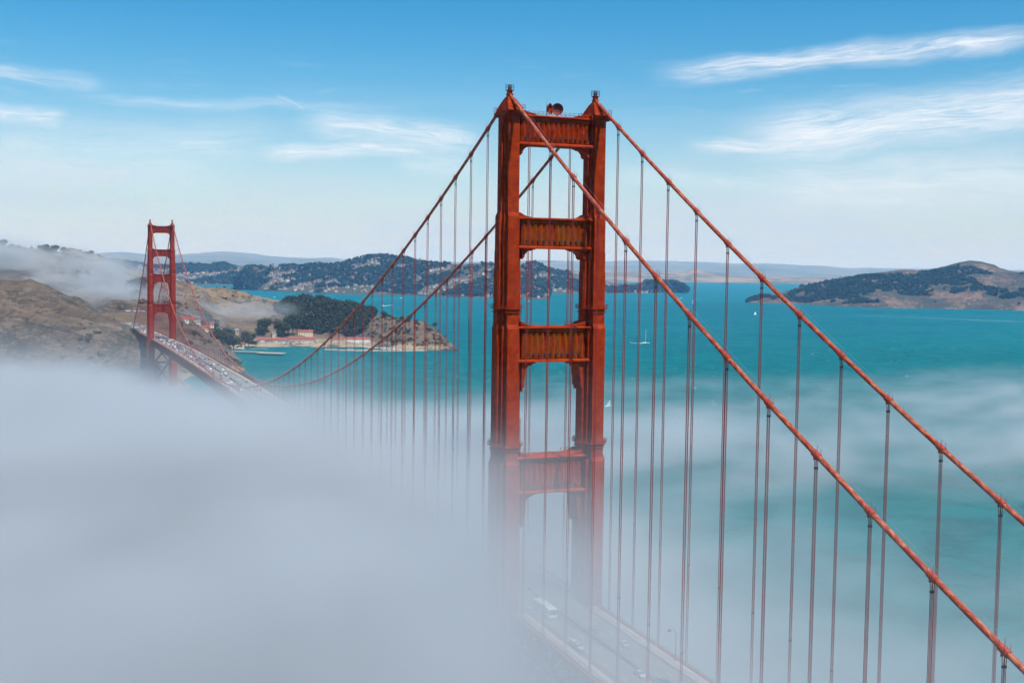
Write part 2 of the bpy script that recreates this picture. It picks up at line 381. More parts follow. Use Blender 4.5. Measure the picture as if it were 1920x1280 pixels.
CARP = {n: mat(n+'_car_paint', c, .3) for n, c in dict(white=(.75, .75, .75), silver=(.42, .43, .44), black=(.015, .015, .018), grey=(.13, .135, .14), red=(.35, .02, .02), blue=(.03, .07, .2), green=(.03, .16, .07)).items()}

# ============================================================ water
def water():
    xs = np.array([-44000, -20000, -8000, -3000, -1000, 0, 1000, 3000, 8000, 20000, 44000.]); n = len(xs)
    m = MB(); m.add([(x, y, 0) for y in xs for x in xs], [(j*n+i, j*n+i+1, (j+1)*n+i+1, (j+1)*n+i) for j in range(n-1) for i in range(n-1)])
    kind(m.obj('water', M_WATER, fixn=False), 'structure', 'teal bay water flecked with whitecaps', 'water')
water()

def grid_obj(name, P, material, label, cat, smooth=True):
    nu, nv = P.shape[:2]; me = bpy.data.meshes.new(name)
    idx = np.arange(nu*nv).reshape(nu, nv)
    f = np.stack([idx[:-1, :-1], idx[1:, :-1], idx[1:, 1:], idx[:-1, 1:]], -1).reshape(-1, 4)
    me.from_pydata(P.reshape(-1, 3).tolist(), [], f.tolist())
    me.materials.append(material)
    if smooth: me.polygons.foreach_set('use_smooth', [True]*len(me.polygons))
    me.update(); 
    if len(me.polygons) and me.polygons[len(me.polygons)//2].normal.z < 0: me.flip_normals()
    o = bpy.data.objects.new(name, me); COL.objects.link(o)
    return kind(o, 'structure', label, cat)

# ============================================================ Marin headland (one height field)
CP = []
def cz(px, py): p = onz(px, py, 0); CP.append((p[0], p[1], 0.0)); return p
def cD(px, py, D, dz=0): p = at(px, py, D); CP.append((p[0], p[1], p[2]+dz)); return p
for q in ((852, 656.5), (827, 657), (757, 657.5), (700, 649), (660, 644.5), (620, 645), (582, 645), (520, 645), (462, 645), (430, 648.5), (424, 656), (436, 661), (415, 667), (396, 674)): cz(*q)
for x, y in ((60, 1560), (40, 1450), (20, 1335), (-40, 1312), (-80, 1345), (-120, 1335), (-165, 1395), (-215, 1370), (-255, 1325), (-300, 1400), (-345, 1435), (-390, 1360), (-450, 1340), (-520, 1420), (-600, 1370), (-700, 1410), (-900, 1390), (-1200, 1420)): CP.append((x, y, 0))
for x, y in ((130, 1500), (110, 1380), (40, 1240), (-90, 1240), (-160, 1290), (-260, 1240), (-345, 1330), (-430, 1250), (-520, 1310), (-900, 1320), (-1300, 1320), (200, 1700), (230, 1850), (320, 2000), (450, 2040), (640, 1950), (760, 2020), (560, 2000), (820, 2250)): CP.append((x, y, -22))
for q in ((0, 529, 2000), (20, 526, 2000), (50, 529, 1980), (75, 536, 1960), (100, 547, 1930), (125, 562, 1900), (150, 571, 1890), (187, 580, 1880), (212, 591, 1870),
          (237, 608, 1830), (250, 621, 1800), (-120, 520, 2000), (-300, 520, 2050),
          (50, 620, 1835), (150, 640, 1790), (215, 655, 1760), (0, 640, 1830), (-100, 640, 1830), (100, 600, 1870), (30, 580, 1900), (180, 620, 1800), (240, 650, 1745)): cD(*q)
# north approach, vista point and the slope below it
for x, y, z in ((0, 1640, 68), (-14, 1640, 68), (14, 1640, 66), (40, 1640, 52), (0, 1700, 72), (-40, 1700, 78), (-60, 1640, 66), (-10, 1580, 50), (40, 1590, 25), (-40, 1560, 42), (0, 1480, 22), (-60, 1430, 22)): CP.append((x, y, z))
for q in ((230, 598, 2010), (215, 591, 2080), (270, 584, 2180), (235, 584, 2200), (255, 590, 2120), (330, 600, 2080), (345, 620, 2020), (370, 640, 1990), (400, 655, 2000), (330, 640, 1930), (420, 660, 2040),
          (300, 575, 2350), (340, 590, 2350), (350, 611, 2230), (375, 615, 2240), (398, 615, 2300), (410, 636, 2150), (420, 645, 2200)): cD(*q)
for q in ((0, 466, 2900), (50, 467, 2900), (100, 473, 2900), (140, 475, 2900), (170, 481, 2900), (195, 490, 2900), (212, 497, 2900), (237, 513, 2900), (265, 523, 2900), (300, 531, 3000), (337, 538, 3050),
          (362, 546, 3100), (387, 553, 3100), (-150, 455, 2900), (-400, 450, 2900), (-250, 520, 2400), (50, 555, 2350), (140, 560, 2350), (100, 520, 2550), (200, 545, 2450), (280, 560, 2550), (230, 570, 2330)): cD(*q)
for q in ((400, 550, 3300), (415, 547, 3300), (452, 550, 3250), (486, 556, 3200), (512, 567, 3100), (430, 590, 2850), (480, 592, 2850), (460, 604, 2720), (420, 604, 2600), (500, 590, 2900), (395, 600, 2550),
          (525, 575, 2980), (555, 563, 3000), (582, 564, 3000), (608, 570, 2950), (634, 580, 2900), (660, 579, 2850), (684, 586, 2800), (700, 592, 2760), (600, 600, 2780), (560, 608, 2740), (640, 608, 2740),
          (712, 595, 2720), (744, 600, 2670), (772, 602, 2640), (790, 605.5, 2610), (815, 613, 2580), (824, 626, 2560), (750, 628, 2560), (800, 635, 2530), (700, 622, 2640), (780, 648, 2500), (820, 645, 2520),
          (720, 645, 2530), (600, 637, 2570), (500, 637, 2570), (560, 630, 2620), (460, 631, 2600), (440, 640, 2560), (530, 626, 2650), (480, 620, 2650), (650, 638, 2570), (620, 628, 2650)): cD(*q)
for px, D in ((200, 4300), (300, 4200), (400, 4000), (500, 3700), (600, 3350), (680, 3100), (760, 2950), (850, 2800)): p = at(px, 520, D); CP.append((p[0], p[1], -12))
CP.append((-1500, 3600, 170))
for q in ((868, 655), (880, 640), (870, 622), (850, 600), (830, 590)): p = onz(*q); CP.append((p[0], p[1], -24))
for px, py, z in ((452, 668, -10), (470, 662, -16), (450, 680, -14), (440, 672, -4)): p = onz(px, py); CP.append((p[0], p[1], z))
for px, D, z in ((843, 2570, 3), (842, 2680, 0), (838, 2800, 0), (862, 2560, -18), (868, 2700, -24), (866, 2850, -24), (880, 2600, -26), (835, 2560, 18)): p = at(px, 640, D); CP.append((p[0], p[1], z))
for q in ((824, 640, 2480), (830, 645, 2470), (812, 650, 2460)): cD(*q); CP.append((-700, 4000, 120))
CPa = np.array(CP); _c = CPa[:, :2]
_A = np.hypot(_c[:, None, 0]-_c[None, :, 0], _c[:, None, 1]-_c[None, :, 1])
_n = len(CP); _K = np.zeros((_n+3, _n+3)); _K[:_n, :_n] = _A - np.eye(_n)*6.0
_K[:_n, _n:] = np.c_[np.ones(_n), _c]; _K[_n:, :_n] = _K[:_n, _n:].T
_W = np.linalg.solve(_K, np.r_[CPa[:, 2], 0, 0, 0])
def hraw(x, y):
    x = np.atleast_1d(np.asarray(x, float)); y = np.atleast_1d(np.asarray(y, float)); r = _W[_n]+_W[_n+1]*x+_W[_n+2]*y
    for i in range(_n): r = r + _W[i]*np.hypot(x-_c[i, 0], y-_c[i, 1])
    return r
ROADPTS = [(0, 1623, 68.5), (0, 1700, 69), (-12, 1780, 71), (-30, 1850, 73), (-62, 1930, 78), (-100, 2010, 84)]
PK0 = at(232, 584.5, 2190); PK1 = at(275, 584, 2170); PKZ = float(PK0[2]+PK1[2])/2; PKL = math.hypot(PK1[0]-PK0[0], PK1[1]-PK0[1]); PKD = ((PK1[0]-PK0[0])/PKL, (PK1[1]-PK0[1])/PKL)
def hland(x, y):
    h = hraw(x, y); x = np.atleast_1d(np.asarray(x, float)); y = np.atleast_1d(np.asarray(y, float))
    rid = 1-np.abs(2*fbm(x/150+.3, y/150, o=5, seed=3)-1)
    gul = 1-np.abs(2*fbm(x/70+.3*y/300, y/110, o=4, seed=13)-1)
    amp = sst(h, 6, 60)*(1-.5*sst(x, 350, 600))
    h2 = h + amp*((rid-.72)*27 + (gul-.7)*15 + (1-np.abs(2*fbm(x/30, y/30, o=3, seed=23)-1)-.7)*6) + sst(h, 2, 12)*(fbm(x/28, y/28, o=3, seed=8)-.5)*6
    # the highway bench
    for (x0, y0, z0), (x1, y1, z1) in zip(ROADPTS[:-1], ROADPTS[1:]):
        t = np.clip(((x-x0)*(x1-x0)+(y-y0)*(y1-y0))/((x1-x0)**2+(y1-y0)**2), 0, 1)
        d = np.hypot(x-x0-t*(x1-x0), y-y0-t*(y1-y0)); zr = z0+(z1-z0)*t-1.0
        w = (1-sst(d, 20, 60))*(y > 1600)
        h2 = h2*(1-w)+zr*w
    t = np.clip(((x-PK0[0])*PKD[0]+(y-PK0[1])*PKD[1])/PKL, -.15, 1.25); d = np.hypot(x-PK0[0]-t*PKL*PKD[0], y-PK0[1]-t*PKL*PKD[1])
    w = 1-sst(d, 26, 75); h2 = h2*(1-w)+(PKZ-1.0)*w
    w = (1-sst(np.abs(x), 14, 40))*(1-sst(y, 1620, 1650))*sst(y, 1540, 1600)      # keep clear under the deck
    h2 = np.where(w > 0, np.minimum(h2, h2*(1-w)+58*w), h2)
    return h2
def gz(x, y): return float(hland(x, y)[0])
gx = np.r_[np.linspace(-1500, -620, 60)[:-1], np.linspace(-620, 900, 330), np.linspace(900, 1150, 20)[1:]]; gy = np.r_[np.linspace(1230, 2150, 210)[:-1], np.linspace(2150, 4400, 240)]
X, Y = np.meshgrid(gx, gy, indexing='ij'); Z = hland(X.ravel(), Y.ravel()).reshape(X.shape)
grid_obj('headland_hill', np.stack([X, Y, Z], -1), M_HEAD, 'brown grassy headland with rocky bluff behind the far tower', 'hill')

# ============================================================ lofted hills
def loft_hill(name, shore, crest, dback, material, label, nu=260, nv=60, amp=26, sc=260, seed=1, pw=.8, flatback=1.0):
    us = np.linspace(0, 1, nu)
    sx = [p[0] for p in shore]; cx = [p[0] for p in crest]
    px = np.linspace(min(cx), max(cx), nu)
    sh = np.array([onz(p, np.interp(p, sx, [q[1] for q in shore]), 0) for p in px])
    cr = np.array([at(p, np.interp(p, cx, [q[1] for q in crest]), np.interp(p, cx, [q[2] for q in crest])) for p in px])
    out = np.array([c[:2]-CAM[:2] for c in cr]); out = out/np.linalg.norm(out, axis=1)[:, None]
    bk = cr.copy(); bk[:, :2] += out*dback; bk[:, 2] = -10
    fr = sh.copy(); fr[:, :2] -= out*60; fr[:, 2] = -14
    rows = [fr]
    for j in range(nv):
        t = j/(nv-1); p = sh*(1-t)+cr*t; p[:, 2] = np.maximum(cr[:, 2], 0)*(t**pw); rows.append(p)
    for t in np.linspace(0, 1, 16)[1:]:
        p = cr*(1-t)+bk*t; p[:, 2] = cr[:, 2]*(1-t**1.5)-10*t; rows.append(p)
    P = np.stack(rows, 1); nvt = P.shape[1]
    tt = np.r_[0, np.linspace(0, 1, nv), np.linspace(1, 0, 16)[1:]]
    w = np.sin(np.pi*np.clip(tt, 0, 1)*.92)**.8; w[0] = 0
    x, y = P[..., 0], P[..., 1]
    rid = 1-np.abs(2*fbm(x/sc, y/sc, o=5, seed=seed)-1)
    sm = (fbm(x/(sc*.25), y/(sc*.25), o=3, seed=seed+5)-.5)
    hgt = np.clip(cr[:, 2]/60, .1, 1)[:, None]
    P[..., 2] += w[None, :]*hgt*((rid-.72)*amp*2+sm*amp*.5)
    grid_obj(name, P, material, label, 'hill')
    def surf(u, t):       # u along 0..1, t 0 shore..1 crest
        i = min(max(u*(nu-1), 0), nu-1.001); j = 1+min(max(t*(nv-1), 0), nv-1.001)
        i0, j0 = int(i), int(j); a, b = i-i0, j-j0
        return P[i0, j0]*(1-a)*(1-b)+P[i0+1, j0]*a*(1-b)+P[i0, j0+1]*(1-a)*b+P[i0+1, j0+1]*a*b
    surf.px = px
    return surf
TOWN = loft_hill('town_hill', [(440, 541), (454, 543), (503, 546), (546, 548), (611, 551), (679, 552.5), (746, 553.5), (828, 556.5), (860, 558), (927, 560), (990, 561), (1025, 561.5), (1032, 560)],
    [(440, 524, 7500), (454, 512, 7600), (462, 500, 7900), (500, 499, 7900), (524, 499, 7900), (570, 497.5, 7800), (600, 495.5, 7700), (619, 497, 7700), (638, 493.5, 7700), (665, 486, 7600), (690, 481.5, 7600), (714, 479.5, 7600),
     (746, 482, 7500), (774, 489, 7400), (801, 493.5, 7300), (822, 492.5, 7200), (841, 495, 7100), (860, 495.5, 7000), (910, 494.5, 7000), (950, 496, 7000), (975, 497, 7000), (1002, 494, 7000), (1020, 500, 7000), (1032, 512, 6950)],
    1800, M_TOWNHILL, 'wooded hillside town across the bay, behind the cables', seed=4, amp=22)
TOWN2 = loft_hill('far_town_hill', [(180, 531), (260, 531), (340, 533.5), (450, 535.5), (480, 536)],
    [(180, 482, 9800), (200, 487, 9800), (240, 493, 9800), (290, 500, 9800), (330, 497, 9800), (345, 495, 9900), (370, 497.5, 9900), (394, 499.5, 10000), (408, 495.5, 10000), (421, 492, 10000), (435, 494, 10000), (448, 498, 10000), (480, 501, 10000)],
    2500, M_TOWNHILL, 'lower hillside town beyond the narrow inlet, right of the far tower', nu=160, seed=9, amp=24)
TOWN3 = loft_hill('point_hill', [(1000, 549.5), (1032, 550), (1090, 550.5), (1140, 550.5), (1190, 550.5), (1265, 548.5), (1291, 546)],
    [(1000, 500, 8300), (1020, 500, 8300), (1040, 507, 8300), (1060, 509.5, 8300), (1082, 514, 8300), (1110, 522, 8300), (1130, 526, 8400), (1137, 526, 8400), (1155, 531, 8400), (1177, 533, 8400), (1197, 530.5, 8500), (1210, 527.5, 8500), (1240, 527, 8500),
     (1265, 529, 8500), (1280, 534, 8450), (1291, 544, 8400)],
    900, M_TOWNHILL, 'low wooded point ending in a dark tree-covered knoll', nu=180, seed=14, amp=16)
ISLE = loft_hill('island_hill', [(1400, 567), (1430, 568), (1492, 569.5), (1563, 574), (1633, 577), (1745, 578.5), (1830, 580), (1920, 582.5), (2100, 587), (2400, 592)],
    [(1400, 565.5, 6450), (1408, 559, 6480), (1430, 555, 6600), (1467, 551, 6700), (1484, 545.5, 6750), (1515, 537.5, 6800), (1549, 529, 6850), (1582, 522, 6900), (1613, 516.5, 6950), (1633, 510.5, 7000), (1675, 509, 7050),
     (1737, 506.5, 7100), (1774, 498, 7200), (1802, 491, 7200), (1819, 489.8, 7200), (1841, 492.5, 7200), (1864, 499, 7200), (1886, 508.5, 7150), (1920, 512, 7100), (2050, 525, 7000), (2250, 545, 6900), (2400, 575, 6800)],
    1600, M_ISLE, 'brown and dark green island rising at the right', nu=320, nv=90, seed=21, amp=46, sc=300, pw=.72)
loft_hill('far_shore_hill', [(1000, 528), (1130, 528.5), (1283, 529), (1403, 531), (1506, 533), (1700, 537)],
    [(1000, 506, 16500), (1130, 506, 16500), (1165, 508.5, 16500), (1215, 511, 16500), (1250, 510, 16500), (1283, 510, 16200), (1297, 505, 16000), (1307, 505.3, 16000), (1321, 510.5, 16000), (1343, 511.5, 16000), (1377, 517, 16000), (1412, 519.5, 16000),
     (1440, 517.5, 16500), (1500, 520, 16500), (1549, 519.5, 16500), (1700, 522, 16500)],
    2500, M_FARHILL, 'low hills on the far shore between the point and the island', nu=200, nv=30, seed=31, amp=30, sc=700)
loft_hill('mid_ridge_hill', [(150, 520), (400, 524)],
    [(150, 500, 13500), (195, 489, 13500), (212, 486, 13500), (226, 482, 13500), (239, 483.5, 13500), (259, 489.5, 13500), (269, 492, 13500), (289, 490.5, 13500), (309, 490, 13500), (340, 500, 13500), (400, 510, 13500)],
    3000, M_FARHILL, 'blue wooded hill on the skyline left of the far tower', nu=100, nv=30, seed=41, amp=40, sc=700)
loft_hill('mountain_ridge', [(-400, 505), (2400, 530)],
    [(-400, 484, 32000), (150, 477, 32000), (190, 475, 32000), (220, 473, 32000), (259, 476, 32000), (300, 481, 32000), (348, 476.5, 32000), (378, 475, 32000), (418, 471, 32000), (467, 475.5, 32000), (503, 480.5, 32000), (556, 483.5, 32000),
     (600, 484, 32000), (625, 483.5, 32000), (640, 487, 32000), (700, 491, 32000), (800, 492, 32000), (900, 492, 32000), (1015, 489.5, 32000), (1130, 491.5, 32000), (1152, 490.5, 32000), (1245, 489.5, 32000), (1320, 492.5, 32000), (1380, 495.3, 32000),
     (1436, 495, 32000), (1492, 497.5, 32000), (1549, 500, 32000), (1591, 505, 32000), (1619, 504, 32000), (1675, 504.5, 32000), (1800, 507, 32000), (2400, 515, 32000)],
    5000, M_MOUNT, 'pale hazy mountains along the horizon', nu=300, nv=24, seed=51, amp=110, sc=3000)

# ============================================================ bridge
XC, SP, L, ZT, ZS = 13.8, 15.24, 1280.16, 226.0, 83.0
def zdeck(y): return 74.5+6.0*(1-((y-L/2)/(L/2))**2) if 0 <= y <= L else 74.5-.019*(-y if y < 0 else y-L)
def zmain(y): return ZS+(ZT-ZS)*((y-L/2)/(L/2))**2
def zside(s): return ZT-.5976*s+.00039*s*s

def leg_ring(cx, z, A, B, A2, B2, W_, D_):
    q = [(W_, 0), (W_, D_), (A2, D_), (A2, B2), (A, B2), (A, B)]
    r = q[1:]+[(-x, y) for x, y in q[:0:-1]]+[(-x, -y) for x, y in q[1:]]+[(x, -y) for x, y in q[:0:-1]]
    return [(cx+x, y, z) for x, y in r]
SEC = [  # z0, z1, strip half width, strip half depth, mid half width, mid half depth, wing half width, wing half depth
    (12, 72, 1.9, 7.4, 3.2, 5.2, 4.9, 2.9), (72, 117.9, 1.85, 6.3, 3.0, 4.4, 4.3, 2.2), (119.2, 157.8, 1.8, 5.6, 2.7, 3.6, 3.85, 1.9),
    (159.1, 174.5, 1.75, 4.9, 2.4, 3.1, 3.6, 1.7), (175.5, 190.5, 1.75, 4.9, 2.4, 3.1, 3.35, 1.7), (191.8, 220.6, 1.68, 4.2, 2.2, 2.5, 2.85, 1.5)]
STRUTS = [(211.4, 220.2, 2.9, False), (181.2, 190.4, 3.3, True), (147.8, 158.4, 3.7, True), (108.7, 119.8, 4.1, False)]
def half_in(z):
    for s_ in SEC:
        if z <= s_[1]+1.3: return s_[6], s_[2], s_[7]
    return SEC[-1][6], SEC[-1][2], SEC[-1][7]

def make_tower(label):
    t = empty('bridge_tower', (0, 0, 0)); tag(t, label, 'bridge tower', 'towers of the suspension bridge')
    for sg in (-1, 1):
        cx = sg*XC; m = MB(); rings = []
        for s_ in SEC: rings += [leg_ring(cx, s_[0], *s_[2:]), leg_ring(cx, s_[1], *s_[2:])]
        m.loft(rings); lg = m.obj('leg', M_PANEL, t)
        # walkway rings round the leg with railing
        for zr in (163.6, 123.0):
            s_ = [q for q in SEC if q[1] >= zr][0]
            m = MB(); A, B, W_, D_ = s_[2]+.0, s_[3], s_[6], s_[7]
            for dz in (-1.1, 0.0):
                m.loft([leg_ring(cx, zr+dz, A+.35, B+.35, s_[4]+.35, s_[5]+.35, W_+.35, D_+.35), leg_ring(cx, zr+dz+.28, A+.35, B+.35, s_[4]+.35, s_[5]+.35, W_+.35, D_+.35)])
            ring = leg_ring(cx, zr, A+.75, B+.75, s_[4]+.75, s_[5]+.75, W_+.75, D_+.75)
            m.loft([ring, [(x, y, z+.12) for x, y, z in ring]])
            for k in range(len(ring)):
                a, b = Vector(ring[k]), Vector(ring[(k+1) % len(ring)])
                for hz in (.6, 1.15): m.bar(a+Vector((0, 0, hz)), b+Vector((0, 0, hz)), .07, .07)
                m.bar(a, a+Vector((0, 0, 1.2)), .09, .09)
            m.obj('walkway', M_DARKSTEEL if False else M_PAINT, lg)
        # inner pilaster flutes on the wings
        m = MB()
        for (z0, z1) in ((160.5, 180.5), (121, 153), (80, 116)):
            W_, A, D_ = half_in(z0+1)
            for sy in (-1, 1):
                yy = sy*D_
                m.box(cx-W_+.25, cx-W_+.75, min(yy, yy+sy*.28), max(yy, yy+sy*.28), z0, z1)
                m.box(cx+W_-.75, cx+W_-.25, min(yy, yy+sy*.28), max(yy, yy+sy*.28), z0, z1)
        m.obj('pilaster', M_PAINT, lg)
        # saddle housing, pinnacle, beacon
        m = MB()
        prof = [(-5.2, 219.9), (-5.1, 221.2), (-4.3, 222.2), (-3.2, 223.3), (-2.1, 224.5), (-1.0, 225.3), (1.0, 225.3), (2.1, 224.5), (3.2, 223.3), (4.3, 222.2), (5.1, 221.2), (5.2, 219.9)]
        wid = lambda z: 2.45 if z < 221.4 else .95+1.5*(1-(max(0, z-221.4)/3.9)**1.25)
        rings = [[(cx-wid(z), y, z) for y, z in prof], [(cx+wid(z), y, z) for y, z in prof]]
        m.loft(rings)
        m.box(cx-3.1, cx+3.1, -4.6, 4.6, 219.6, 220.9)
        sd = m.obj('saddle_housing', M_PAINT, t)
        m = MB(); m.lathe([(1.1, 224.4), (.95, 225.8), (1.15, 225.9), (1.15, 226.1), (.85, 226.2), (.8, 227.0), (1.2, 227.1), (1.2, 227.25)], (cx, 0, 0), 12)
        pn = m.obj('pinnacle', M_PAINT, sd)
        m = MB()
        for k in range(8):
            a = math.pi*k/4; b = math.pi*(k+1)/4
            p = Vector((cx+1.25*math.cos(a), 1.25*math.sin(a), 227.25)); q = Vector((cx+1.25*math.cos(b), 1.25*math.sin(b), 227.25))
            m.bar(p, p+Vector((0, 0, 1.5)), .1, .1)
            for hz in (.75, 1.45): m.bar(p+Vector((0, 0, hz)), q+Vector((0, 0, hz)), .08, .08)
        m.lathe([(.5, 227.25), (.55, 228.1), (.3, 228.8), (.06, 228.95)], (cx, 0, 0), 8)
        m.obj('beacon', M_DARKSTEEL, sd)
        for sy in (-1, 1):      # small railed landings where the cable leaves the housing
            m = MB()
            y0 = sy*5.9
            for dx in (-2.6, 2.6):
                m.bar((cx+dx, y0, 220.9), (cx+dx, y0, 222.6), .1, .1); m.bar((cx+dx, y0-sy*1.9, 220.9), (cx+dx, y0-sy*1.9, 222.6), .1, .1)
                for hz in (221.7, 222.5): m.bar((cx+dx, y0, hz), (cx+dx, y0-sy*1.9, hz), .08, .08)
            for hz in (221.7, 222.5): m.bar((cx-2.6, y0, hz), (cx-1.2, y0, hz), .08, .08); m.bar((cx+1.2, y0, hz), (cx+2.6, y0, hz), .08, .08)
            m.box(cx-2.7, cx+2.7, min(y0, y0-sy*2.3), max(y0, y0-sy*2.3), 220.8, 220.92)
            m.obj('landing_railing', M_PAINT, sd)
    for i, (z0, z1, hd, dirty) in enumerate(STRUTS):
        W_, A, D_ = half_in(z0+1); xi = XC-W_+.1
        xe = XC-A-.05
        mt = M_DIRTY if dirty else M_PAINT
        m = MB(); m.box(-xi, xi, -hd+.81, hd-.81, z0+.6, z1-.7); 
        nrib = 14 if i == 0 else (12 if i == 1 else 11); wr = 2*xi/nrib; zt_, zb_ = z1-1.9, z0+1.15
        for sy in (-1, 1):      # vertically folded face with gabled heads
            yb = sy*(hd-.82); yf = sy*(hd-.1)
            for k in range(nrib):
                x0 = -xi+k*wr; xm = x0+wr/2; x1 = x0+wr
                vs = [(x0, yb, zb_), (xm, yf, zb_), (x1, yb, zb_), (x0, yb, zt_-.1), (xm, yf, zt_-.1), (x1, yb, zt_-.1), (xm, yb, zt_+.45)]
                m.add(vs, [(0, 1, 4, 3), (1, 2, 5, 4), (3, 4, 6), (4, 5, 6)] if sy < 0 else [(3, 4, 1, 0), (4, 5, 2, 1), (6, 4, 3), (6, 5, 4)])
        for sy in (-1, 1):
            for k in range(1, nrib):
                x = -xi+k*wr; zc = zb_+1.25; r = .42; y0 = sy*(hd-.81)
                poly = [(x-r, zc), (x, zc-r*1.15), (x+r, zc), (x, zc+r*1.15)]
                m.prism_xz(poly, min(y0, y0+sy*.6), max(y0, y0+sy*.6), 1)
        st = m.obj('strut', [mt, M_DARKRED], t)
        m = MB()                # cornice and bottom ledge
        m.prism_yz([(-hd-.5, z1-.5), (-hd-.5, z1-.25), (-hd+.25, z1), (hd-.25, z1), (hd+.5, z1-.25), (hd+.5, z1-.5), (hd-.5, z1-.75), (-hd+.5, z1-.75)], -xe, xe)
        m.prism_yz([(-hd-.4, z0+.1), (-hd-.4, z0+.5), (-hd+.15, z0+.9), (hd-.15, z0+.9), (hd+.4, z0+.5), (hd+.4, z0+.1)], -xe, xe)
        m.obj('cornice', M_PAINT, st)
        sc = (1.0, 1.0, 1.75, 2.0)[i]
        for sg in (-1, 1):      # stepped bracket below, small fillet above
            m = MB(); wz, aa, dd = half_in(z0-8); inner = XC-wz+.05
            u = [(0, 0), (4.4, 0), (4.4, -.5), (3.5, -.5), (3.3, -.95), (2.2, -1.1), (1.35, -2.1), (.8, -3.2*sc), (.8, -4.2*sc), (.35, -4.5*sc), (.35, -5.0*sc), (0, -5.0*sc)]
            ka, kb = ((.8, .6), (.95, .62), (1, 1), (1, 1))[i]
            m.prism_xz([(sg*(inner-a*ka), z0+.1+b*kb) for a, b in u], -hd+.5, hd-.5)
            m.obj('bracket', M_PAINT, st); m = MB()
            wz, aa, dd = half_in(z1+2); inner = XC-wz+.05
            if i > 0: m.prism_xz([(sg*(inner-a), z1-.05+b) for a, b in [(-.2, 0), (4.4, 0), (3.4, .2), (2.2, .4), (1.1, .8), (.4, 1.3), (-.2, 1.5)]], -hd+.6, hd-.6)
            else: m.prism_xz([(sg*(inner-a), z1-.05+b) for a, b in [(-1, 0), (5.6, 0), (4.2, .5), (2.6, .9), (.9, 1.3), (-1, 1.4)]], -hd+.6, hd-.6)
            m.obj('fillet', M_PAINT, st)
        if i in (0, 2, 3):
            for sy in (-1, 1):
                y0 = sy*(hd-.2)
                for sgn in ((-1, 1) if i else (0,)):
                    m = MB(); xs_ = [sgn*(xi-.6-1.5*q) for q in range(3)] if i else [(-10+20*q/14) for q in range(15)]
                    for x in xs_: m.bar((x, y0, z1-.05), (x, y0, z1+1.15), .09, .09)
                    for hz in (.6, 1.1): m.bar((min(xs_), y0, z1+hz), (max(xs_), y0, z1+hz), .07, .07)
                    m.obj('railing', M_PAINT, st)
    for zr0, zr1 in ((159, 171), (120, 131)):      # inspection ladders on the inner faces
        for sg in (-1, 1):
            m = MB(); x = sg*(XC-half_in(zr0+2)[0]-.3)
            for dy in (-1.9, -1.4): m.bar((x, dy, zr0), (x, dy, zr1), .08, .08)
            for k in range(int((zr1-zr0)/.8)): m.bar((x, -1.9, zr0+k*.8), (x, -1.4, zr0+k*.8), .06, .06)
            m.obj('ladder', M_PAINT, t)
    for (z0, z1) in ((18, 44), (44, 68)):          # crossed bracing below the road
        m = MB(); xi = XC-4.6
        for sy in (-1, 1):
            m.bar((-xi, sy*4.6, z0), (xi, sy*4.6, z1), 1.6, 1.6); m.bar((-xi, sy*4.2, z1), (xi, sy*4.2, z0), 1.6, 1.6); m.bar((-xi, sy*4.4, z1), (xi, sy*4.4, z1), 2.2, 2.0)
        m.obj('cross_brace', M_PAINT, t)
    m = MB()
    ov = lambda rx, ry, z: [(rx*math.copysign(abs(math.cos(a))**.6, math.cos(a)), ry*math.copysign(abs(math.sin(a))**.6, math.sin(a)), z) for a in [2*math.pi*k/32 for k in range(32)]]
    m.loft([ov(27, 16, -20), ov(27, 16, 2), ov(26, 14, 3), ov(25, 13, 11), ov(24, 12, 12.5)])
    m.obj('pier', M_CONC, t)
    return t
near = make_tower('near orange bridge tower filling the middle of the view, its foot lost in fog')
far = copy_tree(near); far.location = (0, L, 0)
for c_ in far.children:
    if c_.name.startswith('strut'): c_.data = c_.data.copy(); c_.data.materials[0] = M_PAINT
tag(far, 'distant orange bridge tower standing before the brown headland on the left', 'bridge tower', 'towers of the suspension bridge')

# dish antennas on the near tower
def dish(x, y, rz, label, rm, sc):
    t = empty('dish_antenna', (x, y, 220.2), rz); tag(t, label, 'antenna', 'dish antennas on the near tower')
    m = MB(); n = 20; fr = [(-.15, 0.15), (.05, .7), (.45, 1.35), (.5, 1.42), (-.1, 1.42), (-.3, .7), (-.35, .15)]
    m.loft([[(sc*r*math.cos(2*math.pi*k/n), -d_, 2.2+sc*r*math.sin(2*math.pi*k/n)) for k in range(n)] for d_, r in [(-.35, .1), (-.3, .8), (.35, 1.42), (.5, 1.45), (.5, 1.38), (-.1, .8), (-.18, .1)]])
    m.obj('reflector', rm, t)
    m = MB(); m.tube([(0, .7, 0), (0, .7, 3.6)], .1, 6); m.bar((0, .35, 2), (0, .75, 2), .3, .3); m.bar((-.6, .7, .1), (.6, .7, .1), .15, .2); m.obj('mast', M_DARKSTEEL, t)
    m = MB(); m.tube([(0, .7, 3.6), (0, .7, 5.6 if rz > 0 else 4.4)], .035, 5); m.obj('whip_aerial', M_DARKSTEEL, t)
dish(-1.9, -1.4, .75, 'dish antenna seen edge-on, left of the pair on the near tower', M_PAINT, 1.15)
dish(.75, -1.6, -.4, 'round dark dish facing the viewer, right of the pair on the near tower', mat('dark_red_dish', (.12, .012, .008), .7), 1.22)  # this reflector gets a darker red than its pair

